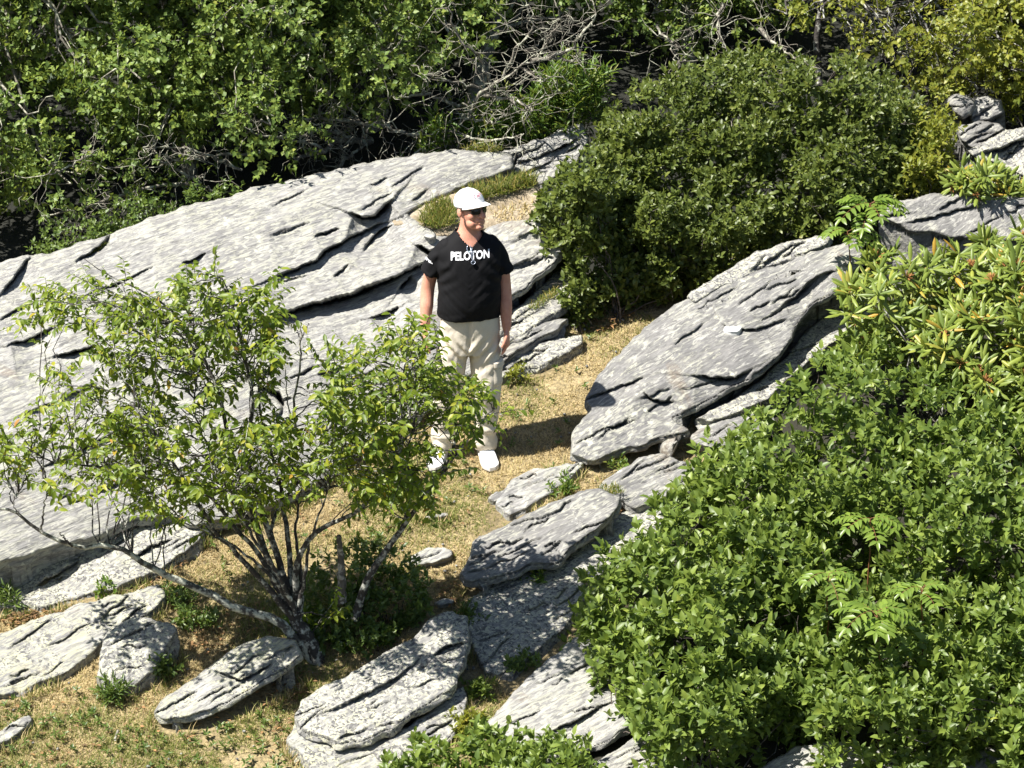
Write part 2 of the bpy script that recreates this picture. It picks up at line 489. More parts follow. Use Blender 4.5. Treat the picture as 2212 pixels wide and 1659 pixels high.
def rock(name, label, poly, ht, hb, mat, hlr=0.0, under=0.0, grooves=(), edge=8.0, drop=0.025, bulge=0.0,
         step=2.6, amp=1.0, hair=6, deep=0.28, seed=1, oamp=5.0, category='rock', group=None, plane=None):
    out = rough_outline(poly, oamp, seed)
    rings = 18
    S = rings * step
    lo, hi = out.min(0), out.max(0)
    nx = int((hi[0] - lo[0] + 2 * S) / step) + 2; ny = int((hi[1] - lo[1] + 2 * S) / step) + 2
    X, Y = np.meshgrid(lo[0] - S + np.arange(nx) * step, lo[1] - S + np.arange(ny) * step)
    pts = np.stack([X, Y], -1).reshape(-1, 2)
    cs = 7
    cxs = lo[0] - S + np.arange(0, nx + cs, cs) * step; cys = lo[1] - S + np.arange(0, ny + cs, cs) * step
    CXg, CYg = np.meshgrid(cxs, cys)
    csd, _ = poly_sd(np.stack([CXg, CYg], -1).reshape(-1, 2), out[::2])
    csd = csd.reshape(CXg.shape)
    fx = np.arange(nx) / cs; fy = np.arange(ny) / cs
    x0 = fx.astype(int); y0 = fy.astype(int); tx = (fx - x0)[None]; ty = (fy - y0)[:, None]
    x1 = np.minimum(x0 + 1, csd.shape[1] - 1); y1 = np.minimum(y0 + 1, csd.shape[0] - 1)
    sd = ((csd[np.ix_(y0, x0)] * (1 - tx) + csd[np.ix_(y0, x1)] * tx) * (1 - ty) + (csd[np.ix_(y1, x0)] * (1 - tx) + csd[np.ix_(y1, x1)] * tx) * ty).ravel()
    near = pts.copy()
    ex = (sd < 26) & (sd > -S - 22)
    sd[ex], near[ex] = poly_sd(pts[ex], out)
    base = np.where((sd >= 0)[:, None], pts, near)
    if plane is not None:
        M3 = np.array([[1, x, y] for x, y, _ in plane], float); co = np.linalg.solve(M3, np.array([z for _, _, z in plane]))
    def height(q):
        if plane is not None:
            return np.clip(co[0] + co[1] * q[:, 0] + co[2] * q[:, 1], 0.03, None)
        t = (q[:, 1] - lo[1]) / (hi[1] - lo[1])
        return ht + (hb - ht) * t + hlr * ((q[:, 0] - lo[0]) / (hi[0] - lo[0]) - 0.5)
    h = height(base)
    si = np.clip(sd, 0, None)
    hard = 0.6 + 0.4 * fbm(np.concatenate([base / 60.0, np.full((len(base), 1), seed * 3.1)], 1), 2, seed)
    e = np.clip(1 - si / (edge * np.clip(hard, 0.3, 1.2)), 0, 1)
    h = h - drop * (1 - np.sqrt(np.clip(1 - e ** 2, 0, 1)))
    if bulge:
        h = h + bulge * (1 - np.exp(-si / (0.22 * min(hi - lo))))
    rnd = random.Random(seed)
    gl = [tuple(g) for g in grooves]
    inner = pts[(sd > 12)]
    for _ in range(hair):
        if len(inner) == 0: break
        c = inner[rnd.randrange(len(inner))]
        ln = rnd.uniform(14, 60); a = -math.atan2(0.45, 1) + rnd.gauss(0, 0.14)
        d = np.array([math.cos(a), math.sin(a)]) * ln
        k = np.array([rnd.gauss(0, 3), rnd.gauss(0, 3)])
        gl.append(([c - d, c - d * 0.3 + k, c + d * 0.4 - k, c + d], rnd.uniform(1.8, 3.0), rnd.uniform(0.012, 0.04), rnd.uniform(0.0, 0.018)))
    for line, w, dep, stp in gl:
        Lp = np.asarray(line, float)
        m = np.all((pts > Lp.min(0) - 130) & (pts < Lp.max(0) + 130), axis=1) & (sd > -1)
        if not m.any(): continue
        q = pts[m]
        jit = fbm(np.concatenate([q / 16.0, np.full((len(q), 1), 4.0)], 1), 4, seed + 3, 0.65)
        q = q + np.stack([np.zeros(len(q)), jit * 4.5], 1)
        d, side, par = line_dist(q, Lp)
        tp = np.clip(np.sin(math.pi * np.clip(par, 0.02, 0.98)), 0, 1) ** 0.6
        ww = w * 0.6 * (0.75 + 0.5 * vnoise(np.concatenate([q / 30.0, np.ones((len(q), 1))], 1), seed))
        cut = -dep * tp * np.exp(-(d / np.clip(ww, 1.2, None)) ** 2 * np.where(side > 0, 0.7, 2.0))
        low = -stp * tp * (side > 0) * np.exp(-d / 75.0) * (1 - sm(d, 70, 125))
        h[m] = h[m] + cut + low
    P = at_h(base[:, 0], base[:, 1], h)
    # the sides: from the outline down below the ground, leaning in where the rock is undercut
    o = sd < 0
    t = np.clip(-sd[o] / S, 0, 1)
    eps = unit(near[o] - pts[o]) * 6.0
    inw = at_h(near[o][:, 0] + eps[:, 0], near[o][:, 1] + eps[:, 1], h[o]) - at_h(near[o][:, 0], near[o][:, 1], h[o])
    inw[:, 2] = 0; inw = unit(inw)
    D = np.clip(h[o], 0.02, None) + deep
    lip = np.minimum(0.030 + 0.016 * hard[o], 0.6 * np.clip(h[o], 0.03, None)) if under else 0.0 * D
    P[o, 2] -= np.where(under > 0, lip * sm(t, 0.0, 0.30) + (D - lip) * np.clip((t - 0.5) / 0.5, 0, 1) ** 1.3, D * t)
    P[o] += inw * (under * sm(t, 0.22, 0.62))[:, None]
    # relief along the grain
    g = grain_coords(P)
    gs = g * np.array([1.6, 6.0, 6.0])
    rel = 0.010 * fbm(g * np.array([1.1, 2.6, 2.6]), 2, 40) + 0.004 * fbm(gs * 3.0, 3, 51) + 0.0025 * fbm(gs * 14, 2, 62)
    # thin broken sheets: a saw profile across the grain
    lay = g[:, 1] * 5.5 + 0.7 * fbm(g * np.array([1.4, 3.0, 3.0]), 3, 91)
    fr = lay - np.floor(lay)
    saw = np.where(fr < 0.86, fr / 0.86, (1 - fr) / 0.14) - 0.5
    ridg = -0.008 * saw * sm(fbm(g * np.array([1.0, 1.8, 1.8]) + 7.0, 2, 93), -0.15, 0.45)
    lay2 = g[:, 1] * 17.0 + 1.0 * fbm(g * np.array([2.5, 6.0, 6.0]), 3, 95)
    fr2 = lay2 - np.floor(lay2)
    saw2 = np.where(fr2 < 0.8, fr2 / 0.8, (1 - fr2) / 0.2) - 0.5
    ridg = ridg - 0.0035 * saw2 * sm(fbm(g * np.array([1.6, 3.0, 3.0]) + 17.0, 2, 97), -0.25, 0.35)
    k = np.where(o, 0.6, 1.0)
    P[:, 2] += (rel + ridg) * amp * k
    w = np.stack([fbm(g * 7, 3, 81), fbm(g * 7, 3, 82), 0.4 * fbm(g * 7, 3, 83)], -1)
    P[o] += w[o] * 0.028 * amp * sm(t, 0.0, 0.3)[:, None]
    keep = sd > -S
    idx = -np.ones(len(pts), int); idx[keep] = np.arange(keep.sum())
    q = np.arange(len(pts)).reshape(ny, nx)
    F = np.stack([q[:-1, :-1], q[1:, :-1], q[1:, 1:], q[:-1, 1:]], -1).reshape(-1, 4)
    F = F[keep[F].all(1)]
    V = P[keep]
    c = V.mean(0); c[2] = SLOPE * c[1]
    ob = obj(name, mesh_arrays(name, V - c, idx[F]), mat, loc=c)
    tag(ob, label, category, group, 'thing')
    top = at_h(out[:, 0], out[:, 1], height(out))
    ROCKS_XY.append((top[:, :2], label))
    return ob

A_poly = [(-160, 640), (-60, 590), (0, 566), (60, 549), (115, 543), (160, 528), (240, 503), (330, 468), (420, 438), (500, 424), (540, 403),
          (620, 393), (740, 363), (860, 338), (980, 323), (1060, 322), (1110, 335), (1112, 365), (1050, 388), (960, 425), (880, 462), (905, 482), (960, 500),
          (1000, 500), (1060, 560), (1080, 640), (1095, 690), (1080, 760), (1000, 830), (900, 900), (800, 960), (700, 1040), (600, 1092), (500, 1124),
          (420, 1142), (360, 1118), (290, 1124), (225, 1160), (150, 1176), (80, 1197), (0, 1222), (-160, 1265)]
A_gr = [
    ([(546, 694), (600, 683), (660, 664), (720, 648), (760, 640), (800, 622), (860, 598), (905, 575), (945, 552)], 6.5, 0.16, 0.15),
    ([(575, 607), (620, 592), (655, 575), (680, 568), (700, 545), (760, 512), (800, 492), (832, 480)], 4.6, 0.11, 0.07),
    ([(395, 568), (420, 560), (442, 548)], 3.6, 0.09, 0.03),
    ([(680, 512), (710, 500), (732, 494)], 3.4, 0.07, 0.02),
    ([(760, 462), (785, 470), (812, 468), (842, 436)], 7.5, 0.15, 0.10),
    ([(786, 540), (800, 520), (818, 500), (845, 487)], 3.8, 0.09, 0.04),
    ([(20, 744), (60, 736), (112, 708)], 4.6, 0.10, 0.05),
    ([(120, 772), (165, 760), (208, 746)], 4.6, 0.10, 0.05),
    ([(0, 690), (30, 672), (70, 655)], 3.0, 0.05, 0.02),
    ([(800, 688), (825, 682), (862, 664)], 5.0, 0.09, 0.05),
    ([(858, 632), (870, 615), (888, 596)], 5.5, 0.10, 0.06),
    ([(688, 812), (712, 804), (735, 798)], 3.4, 0.07, 0.03),
    ([(722, 845), (760, 820), (790, 808)], 4.4, 0.09, 0.05),
    ([(560, 835), (600, 850), (615, 880)], 7.0, 0.12, 0.05),
    ([(900, 530), (930, 545), (950, 535)], 6.0, 0.12, 0.06),
    ([(720, 598), (745, 580), (752, 572)], 3.0, 0.05, 0.02),
    ([(180, 640), (260, 610), (330, 575)], 2.6, 0.04, 0.015),
    ([(90, 1010), (200, 960), (300, 905)], 3.0, 0.05, 0.03),
    ([(40, 900), (120, 865), (210, 830)], 3.2, 0.05, 0.03),
    ([(150, 1090), (240, 1050), (320, 1010)], 3.0, 0.05, 0.02),
    ([(60, 560), (40, 590), (0, 640)], 6.0, 0.09, 0.06),
    ([(240, 505), (225, 528), (165, 565)], 5.0, 0.07, 0.03),
]
rock('rock_slab', 'huge pale grey whaleback rock slab sloping down behind the young tree and the man', A_poly, 0.50, 0.24, R_PALE, plane=[(0, 1220, 0.25), (1060, 322, 0.50), (1000, 830, 0.10)],
     grooves=A_gr, under=0.05, edge=13, drop=0.03, bulge=0.10, step=2.4, hair=20, seed=11, oamp=4)
rock('rock_ledge', 'low lichen crusted rock ledge at the foot of the big slab below the bare branch',
     [(-140, 1260), (0, 1225), (90, 1205), (180, 1178), (260, 1150), (330, 1125), (400, 1130), (446, 1150), (405, 1192), (335, 1240), (240, 1282), (120, 1310), (0, 1318), (-140, 1335)],
     0.10, 0.03, R_LICH, grooves=[([(78, 1268), (120, 1245), (170, 1212)], 6, 0.1, 0.06), ([(0, 1250), (40, 1230), (70, 1205)], 6, 0.1, 0.05), ([(285, 1210), (330, 1180), (370, 1165)], 4, 0.06, 0.03)],
     amp=1.6, seed=12, hair=10)
rock('rock_crest', 'pale rock crest at the top right end of the big slab beside the dark shrub',
     [(1082, 326), (1130, 310), (1180, 296), (1215, 272), (1262, 262), (1275, 300), (1250, 345), (1215, 375), (1170, 398), (1130, 388), (1100, 362)],
     0.52, 0.30, R_PALE, grooves=[([(1105, 372), (1112, 350), (1118, 335)], 4, 0.1, 0.0), ([(1170, 335), (1210, 318), (1245, 300)], 3.4, 0.06, 0.03)], seed=13, drop=0.03, hair=6)
rock('rock_block', 'blocky pale rock behind the man with a dark gap under its lower edge',
     [(1040, 500), (1068, 484), (1110, 476), (1165, 472), (1190, 480), (1205, 505), (1216, 540), (1196, 570), (1165, 592), (1140, 618), (1108, 640), (1082, 668), (1040, 690), (1000, 690), (1005, 560)],
     0.46, 0.22, R_PALE, under=0.18, grooves=[([(1120, 512), (1160, 500), (1190, 492)], 3.2, 0.05, 0.02)], seed=14, drop=0.03, edge=7, hair=12, bulge=0.0)
rock('rock_layer', 'pale lichened rock layer under the blocky rock, right of the man',
     [(1070, 700), (1110, 668), (1160, 628), (1205, 580), (1240, 590), (1250, 625), (1225, 660), (1180, 690), (1130, 722), (1085, 752), (1050, 760)],
     0.16, 0.16, R_LICH, under=0.08, seed=15, drop=0.02, edge=8, hair=5)
rock('rock_layer', 'thin grey rock layer beside the hanging hand of the man',
     [(1060, 770), (1100, 735), (1150, 705), (1200, 690), (1230, 688), (1205, 712), (1160, 735), (1120, 760), (1080, 795), (1050, 800)],
     0.14, 0.12, R_GREY, under=0.07, seed=16, drop=0.03, edge=7, hair=4)
rock('mossy_rock', 'low mossy rock at the edge of dry grass, lowest layer behind the man',
     [(1060, 806), (1095, 775), (1150, 745), (1200, 728), (1262, 722), (1258, 742), (1215, 772), (1165, 790), (1110, 808), (1072, 822)],
     0.07, 0.06, R_LICH, seed=17, drop=0.02, edge=7, amp=1.4, hair=4)
F_gr = [
    ([(1265, 862), (1300, 850), (1350, 832), (1390, 815)], 3.4, 0.06, 0.02),
    ([(1392, 848), (1405, 862), (1430, 868), (1455, 866)], 3.4, 0.07, 0.02),
    ([(1560, 700), (1590, 712), (1640, 708), (1700, 690)], 3.0, 0.05, 0.02),
    ([(1500, 812), (1540, 815), (1590, 818), (1620, 800)], 3.6, 0.08, 0.05),
    ([(1690, 660), (1720, 640), (1760, 600), (1800, 585)], 5.0, 0.09, 0.05),
    ([(1640, 575), (1690, 566), (1740, 540)], 4.0, 0.07, 0.03),
    ([(1240, 960), (1300, 930), (1380, 905)], 2.6, 0.035, 0.0),
]
rock('rock_slab', 'large tilted grey rock slab with a white chipped patch, catching the shadow of the man',
     [(1232, 985), (1236, 935), (1278, 884), (1264, 862), (1300, 800), (1375, 722), (1450, 658), (1545, 622), (1640, 580), (1720, 552), (1800, 530), (1850, 512),
      (1870, 560), (1815, 622), (1760, 655), (1728, 690), (1700, 748), (1660, 790), (1615, 822), (1560, 848), (1500, 880), (1450, 905), (1490, 930), (1440, 945), (1340, 975), (1280, 995)],
     0.56, 0.07, R_GREY, under=0.18, grooves=F_gr, edge=7, drop=0.02, seed=18, hair=14, oamp=4, bulge=0.06, amp=0.65)
rock('rock_layer', 'dark lichened rock layer in the deep gap under the tilted slab',
     [(1500, 905), (1580, 862), (1650, 815), (1700, 770), (1740, 715), (1790, 668), (1850, 620), (1900, 640), (1880, 700), (1800, 740), (1740, 790), (1700, 822), (1660, 862), (1600, 890), (1540, 912)],
     0.20, 0.12, R_LICH, under=0.14, seed=19, drop=0.03, edge=8, amp=1.4)
rock('rock_wedge', 'small grey rock wedge poking out between tilted slab and leafy shrub',
     [(1490, 940), (1540, 912), (1600, 898), (1665, 890), (1680, 915), (1640, 945), (1600, 975), (1540, 975), (1500, 962)],
     0.12, 0.10, R_GREY, under=0.10, seed=20, drop=0.03, edge=8)
rock('rock_ledge', 'pale yellow lichened rock ledge in shade at the back of the tilted slab',
     [(1480, 640), (1540, 600), (1620, 552), (1700, 522), (1760, 512), (1800, 512), (1790, 530), (1720, 556), (1640, 585), (1560, 622), (1500, 655)],
     0.53, 0.44, R_LICH, under=0.06, seed=21, drop=0.02, edge=9, hair=4)
rock('rock_slab', 'smooth pale rock slab behind the rhododendron at the far right',
     [(1920, 440), (1960, 428), (2010, 418), (2080, 416), (2150, 422), (2330, 425), (2330, 520), (2150, 520), (2040, 512), (1960, 500), (1900, 470)],
     0.58, 0.40, R_GREY, seed=22, drop=0.04, edge=15, hair=6, grooves=[([(1960, 480), (2030, 465), (2120, 440)], 3.0, 0.05, 0.02)])
rock('boulder', 'small round pale boulder at the forest edge below orange leaves',
     [(2042, 220), (2060, 206), (2090, 204), (2110, 222), (2105, 245), (2080, 262), (2052, 245)], 0.5, 0.40, R_GREY, seed=23, drop=0.12, edge=12, hair=1, bulge=0.05)
rock('boulder', 'dark topped boulder tucked behind the small round boulder at the forest edge',
     [(2095, 215), (2130, 200), (2165, 215), (2172, 245), (2140, 262), (2100, 268)], 0.46, 0.36, R_DARK, seed=24, drop=0.1, edge=10, hair=1)
rock('boulder', 'layered grey boulder lying below the two boulders at the forest edge',
     [(2068, 270), (2110, 258), (2160, 262), (2182, 285), (2150, 312), (2100, 318), (2072, 300)], 0.40, 0.30, R_GREY, seed=25, drop=0.04, edge=7, hair=4, under=0.05)
rock('rock_outcrop', 'rough pale and dark rock outcrop above the small rhododendron',
     [(2085, 322), (2130, 300), (2190, 275), (2330, 255), (2330, 400), (2240, 400), (2190, 372), (2150, 352), (2110, 345)], 0.52, 0.30, R_LICH, seed=26, drop=0.04, edge=8, hair=10, amp=1.8,
     grooves=[([(2120, 330), (2160, 322), (2212, 300)], 4, 0.1, 0.06)])
# rocks in the dry grass and the foreground
rock('flat_rock', 'flat pale rock flush with the dry grass in front of the shoe',
     [(1108, 1035), (1150, 1010), (1210, 1004), (1262, 998), (1235, 1030), (1190, 1068), (1140, 1100), (1100, 1118), (1068, 1085), (1090, 1060)],
     0.05, 0.03, R_PALE, seed=31, drop=0.02, edge=8, hair=5)
rock('flat_rock', 'rounded grey rock against the leafy shrub, uphill of the overhanging slab',
     [(1290, 1052), (1330, 1020), (1385, 986), (1440, 982), (1500, 1000), (1545, 1015), (1540, 1045), (1480, 1060), (1420, 1085), (1365, 1098), (1335, 1075)],
     0.16, 0.10, R_GREY, seed=32, under=0.08, drop=0.02, edge=9, hair=6)
rock('rock_slab', 'flat grey slab with an undercut lower edge, dappled by tree shade',
     [(990, 1238), (1015, 1200), (1022, 1168), (1075, 1138), (1140, 1108), (1200, 1080), (1255, 1058), (1300, 1052), (1342, 1072), (1335, 1102), (1290, 1145),
      (1250, 1168), (1225, 1192), (1210, 1218), (1170, 1220), (1145, 1218), (1110, 1240), (1050, 1252), (1005, 1258)],
     0.24, 0.16, R_GREY, seed=33, under=0.17, drop=0.03, edge=8, hair=12, oamp=3)
rock('rock_slab', 'steep dark rock face in dappled shade below the undercut slab',
     [(1010, 1290), (1060, 1262), (1150, 1225), (1230, 1190), (1300, 1130), (1380, 1085), (1450, 1080), (1450, 1130), (1370, 1190), (1300, 1240), (1270, 1300), (1220, 1360), (1160, 1410), (1110, 1460), (1050, 1460), (1020, 1400), (1005, 1340)],
     0.06, 0.04, R_LICH, seed=34, drop=0.02, edge=7, hair=10, amp=1.5)
rock('rock_slab', 'broad rough slab speckled with lichen at the foot of the young tree',
     [(636, 1552), (652, 1512), (700, 1480), (748, 1462), (800, 1428), (850, 1398), (890, 1380), (930, 1338), (966, 1322), (1012, 1328), (1016, 1380), (996, 1440), (984, 1478), (950, 1506), (900, 1536), (846, 1574), (790, 1600), (730, 1608), (680, 1590), (648, 1578)],
     0.22, 0.14, R_LICH, seed=35, under=0.14, drop=0.02, edge=9, hair=10, amp=1.7, bulge=0.03, hlr=0.06,
     grooves=[([(935, 1420), (960, 1398), (1004, 1388)], 4, 0.07, 0.05), ([(690, 1545), (760, 1515), (850, 1470), (910, 1420)], 2.2, 0.03, 0.04)])
rock('rock_ledge', 'lower lichen covered ledge wedged beside the broad rough slab',
     [(800, 1625), (850, 1585), (915, 1545), (968, 1505), (1000, 1482), (1012, 1510), (1000, 1560), (965, 1600), (900, 1640), (840, 1665)],
     0.09, 0.06, R_LICH, seed=36, under=0.05, drop=0.02, edge=8, hair=4, amp=1.5)
rock('crusted_rock', 'bright lichen crusted rock base under the broad rough slab, meeting the grass',
     [(618, 1600), (640, 1560), (700, 1580), (780, 1590), (860, 1590), (940, 1590), (930, 1660), (860, 1720), (720, 1720), (660, 1650)],
     0.06, 0.04, R_YEL, seed=37, drop=0.02, edge=7, hair=5, amp=1.7)
rock('rock_slab', 'pale smooth slab leaning between the bottom shrub and the leafy shrub',
     [(1050, 1562), (1090, 1515), (1140, 1465), (1190, 1420), (1240, 1380), (1300, 1362), (1360, 1400), (1420, 1470), (1400, 1530), (1360, 1568), (1300, 1605), (1240, 1635), (1150, 1650), (1090, 1620)],
     0.12, 0.08, R_PALE, seed=38, under=0.06, drop=0.02, edge=7, hair=14, grooves=[([(1180, 1585), (1240, 1560), (1310, 1520)], 3, 0.05, 0.04)])
rock('rock_slab', 'pale rock corner below the leaning slab, half under leaves',
     [(1240, 1690), (1300, 1640), (1380, 1585), (1460, 1560), (1480, 1640), (1450, 1720), (1260, 1740)], 0.12, 0.08, R_PALE, seed=39, under=0.08, drop=0.02, edge=7, hair=5)
rock('flat_rock', 'tilted slab resting on grass with a black hollow beneath its tip',
     [(330, 1540), (345, 1512), (385, 1488), (430, 1455), (480, 1418), (530, 1385), (585, 1372), (640, 1380), (655, 1410), (610, 1445), (560, 1475), (530, 1495), (490, 1518), (450, 1535), (400, 1552), (355, 1556)],
     0.18, 0.11, R_YEL, hlr=0.07, seed=40, under=0.15, drop=0.025, edge=8, hair=8, oamp=3, grooves=[([(470, 1450), (520, 1470), (560, 1450), (590, 1430)], 3.5, 0.06, 0.03)])
rock('boulder', 'upright boulder with leaf shadows on its face, left of the tilted slab',
     [(210, 1462), (214, 1420), (226, 1372), (262, 1342), (310, 1332), (372, 1342), (385, 1360), (362, 1405), (335, 1450), (290, 1485), (232, 1502)],
     0.22, 0.03, R_LICH, seed=41, drop=0.02, edge=8, hair=3, amp=1.2, bulge=0.02)
rock('flat_rock', 'broad flat rock with bright yellow lichen left of the upright boulder',
     [(-140, 1420), (0, 1368), (55, 1345), (130, 1320), (230, 1290), (345, 1262), (362, 1285), (315, 1330), (245, 1362), (205, 1405), (150, 1450), (90, 1470), (50, 1492), (-140, 1530)],
     0.10, 0.04, R_YEL, seed=42, drop=0.02, edge=8, hair=12)
rock('stone', 'small pale stone breaking through the grass in front of the yellow lichened rock',
     [(-60, 1610), (0, 1578), (30, 1556), (66, 1542), (74, 1556), (46, 1582), (10, 1605), (-60, 1640)], 0.06, 0.03, R_PALE, seed=43, drop=0.03, edge=9, hair=1)
rock('stone', 'low pale stone in the grass right of the leaning stem',
     [(878, 1215), (900, 1192), (932, 1178), (980, 1186), (982, 1202), (935, 1216), (900, 1226)], 0.05, 0.03, R_PALE, seed=44, drop=0.03, edge=9, hair=1)
rock('stone', 'thin sliver of stone showing in dry grass between tree crown and flat rock',
     [(905, 1122), (930, 1110), (965, 1106), (972, 1116), (935, 1126)], 0.035, 0.02, R_PALE, seed=45, drop=0.02, edge=7, hair=0)
rock('stone', 'small grey stone set in grass at the corner of the flat pale rock',
     [(1052, 1078), (1070, 1062), (1098, 1060), (1100, 1078), (1075, 1090)], 0.04, 0.025, R_GREY, seed=46, drop=0.02, edge=7, hair=0)
rock('stone', 'small pale stone in the shade behind the broad rough slab',
     [(930, 1300), (955, 1288), (985, 1292), (980, 1304), (945, 1312)], 0.05, 0.03, R_PALE, seed=47, drop=0.03, edge=7, hair=0)
rock('rock_slab', 'sunlit rock patch under the lower rim of the big leafy shrub',
     [(1590, 1700), (1650, 1650), (1720, 1612), (1790, 1598), (1860, 1610), (1960, 1630), (2080, 1625), (2200, 1605), (2360, 1600), (2360, 1800), (1600, 1800)], 0.10, 0.05, R_PALE, seed=48, drop=0.03, edge=7, hair=6)
rock('chipped_stone', 'small flat white stone lying on the tilted grey slab',
     [(1560, 712), (1572, 700), (1590, 694), (1608, 684), (1606, 700), (1598, 716), (1580, 717)], 0.392, 0.388, plain_mat('fresh_quartz', (0.62, 0.62, 0.60), 0.7, 0.3, var=0.12), seed=49, drop=0.004, edge=3, hair=0, deep=-0.345, oamp=1.5, amp=0.2, category='stone', step=1.3)

# the pocket of earth on top of the big slab
EARTH, _nt, _N, _L, _B = new_mat('bare_earth')
_g = _N.new('ShaderNodeNewGeometry')
_c = ramp(_nt, noise(_nt, _g.outputs['Position'], 9.0, 7, 0.7), [(0.3, (0.13, 0.10, 0.065)), (0.5, (0.27, 0.22, 0.15)), (0.7, (0.42, 0.37, 0.29))])
_L.new(_c, _B.inputs['Base Color']); _B.inputs['Roughness'].default_value = 0.95
bump(_nt, _B, noise(_nt, _g.outputs['Position'], 50.0, 5), 0.9, 0.02)
POCKET = [(838, 470), (880, 462), (930, 440), (1000, 415), (1060, 398), (1110, 385), (1160, 385), (1175, 420), (1165, 470), (1110, 482), (1060, 492), (1000, 505), (950, 515), (905, 495), (850, 488)]
_p = rock('earth_pocket', 'x y', POCKET, 0.475, 0.40, EARTH, seed=51, drop=0.02, edge=9, hair=0, amp=1.0, deep=0.05)
for k in ('label', 'category', 'kind'): del _p[k]
tag(_p, kind='structure'); ROCKS_XY.pop()
rock('stone', 'pale pebble on the earth beside the shoulder of the man',
     [(912, 512), (920, 503), (940, 503), (946, 512), (930, 518)], 0.47, 0.46, R_PALE, seed=52, drop=0.03, edge=8, hair=0, deep=-0.36, oamp=1, step=1.6, amp=0.3)

def on_rock(xy, grow=0.0):
    m = np.zeros(len(xy), bool)
    for poly, _ in ROCKS_XY:
        lo, hi = poly.min(0), poly.max(0)
        c = np.all((xy > lo) & (xy < hi), axis=1) & ~m
        if c.any():
            i = np.where(c)[0]
            m[i] = inside(xy[i], poly)
    return m
# ------------------------------------------------------------------ leaves
T_FULL = (np.array([(0, 0, 0), (.33, 0, .0), (.70, 0, -.03), (1, 0, -.13), (.28, .5, .09), (.66, .42, .05), (.28, -.5, .09), (.66, -.42, .05)], float),
          np.array([(0, 1, 4), (1, 5, 4), (1, 2, 5), (2, 3, 5), (0, 6, 1), (1, 6, 7), (1, 7, 2), (2, 7, 3)]))
T_SIMPLE = (np.array([(0, 0, 0), (.45, .5, .08), (1, 0, -.1), (.45, -.5, .08)], float), np.array([(0, 2, 1), (0, 3, 2)]))
T_LANCE = (np.array([(0, 0, 0), (.4, 0, .02), (.8, 0, -.04), (1, 0, -.12), (.35, .5, -.07), (.75, .45, -.10), (.35, -.5, -.07), (.75, -.45, -.10)], float), T_FULL[1])
T_BLADE = (np.array([(0, .5, 0), (0, -.5, 0), (.55, .38, .16), (.55, -.38, .16), (1, 0, .10)], float), np.array([(0, 1, 3), (0, 3, 2), (2, 3, 4)]))

class Leaves:
    def __init__(self, tmpl):
        self.t = tmpl; self.parts = []
    def add(self, pos, axis, nrm, ln, wd):
        n = len(pos)
        self.parts.append((np.asarray(pos, float), unit(axis), np.asarray(nrm, float), np.broadcast_to(ln, (n,)).astype(float), np.broadcast_to(wd, (n,)).astype(float)))
    def frames(self):
        pos, ax, nr, ln, wd = [np.concatenate([p[i] for p in self.parts]) for i in range(5)]
        side = unit(np.cross(nr, ax)); nr = np.cross(ax, side)
        return pos, ax, side, nr, ln, wd
    def build(self, name, mat, parent, n_parts=0, part_name='leaf', kind='stuff'):
        pos, ax, sd, nr, ln, wd = self.frames()
        tv, tf = self.t
        root = np.array(parent.location) if parent is not None else np.zeros(3)
        if n_parts:
            # the leaves that show largest: the front one of each small patch of the picture
            tip = pos + ax * ln[:, None]
            mid = (pos + tip) * 0.5
            px, w = proj(mid); t2, _ = proj(tip); b2, _ = proj(pos); s2, _ = proj(mid + sd * wd[:, None] * 0.5)
            area = np.abs((t2[:, 0] - b2[:, 0]) * (s2[:, 1] - px[:, 1]) - (t2[:, 1] - b2[:, 1]) * (s2[:, 0] - px[:, 0]))
            ok = (px[:, 0] > 4) & (px[:, 0] < 2208) & (px[:, 1] > 4) & (px[:, 1] < 1655)
            cell = np.floor(px / 18.0).astype(int); key = cell[:, 0] * 4096 + cell[:, 1]
            order = np.lexsort((w, key)); ks = key[order]
            first = np.ones(len(ks), bool); first[1:] = ks[1:] != ks[:-1]
            front = np.zeros(len(pos), bool); front[order[first]] = True
            cand = np.where(front & ok)[0]
            cand = cand[np.argsort(-area[cand])][:n_parts]
            unit_me = mesh_arrays(part_name, tv, tf, True); unit_me.materials.append(mat)
            for i in cand:
                o = bpy.data.objects.new(part_name, unit_me); COL.objects.link(o); o.parent = parent
                M = np.eye(4)
                M[:3, 0] = ax[i] * ln[i]; M[:3, 1] = sd[i] * wd[i]; M[:3, 2] = nr[i] * ln[i]; M[:3, 3] = pos[i] - root
                o.matrix_basis = Matrix(M.tolist())
            keep = np.ones(len(pos), bool); keep[cand] = False
            pos, ax, sd, nr, ln, wd = [a[keep] for a in (pos, ax, sd, nr, ln, wd)]
        V = (pos - root)[:, None, :] + ax[:, None, :] * (tv[None, :, 0:1] * ln[:, None, None]) + sd[:, None, :] * (tv[None, :, 1:2] * wd[:, None, None]) + nr[:, None, :] * (tv[None, :, 2:3] * ln[:, None, None])
        F = tf[None] + (np.arange(len(pos)) * len(tv))[:, None, None]
        o = obj(name, mesh_arrays(name, V.reshape(-1, 3), F.reshape(-1, 3)), mat, parent)
        return tag(o, kind=kind)

def perp(ax):
    r = RNG.normal(size=ax.shape)
    return unit(np.cross(ax, r))

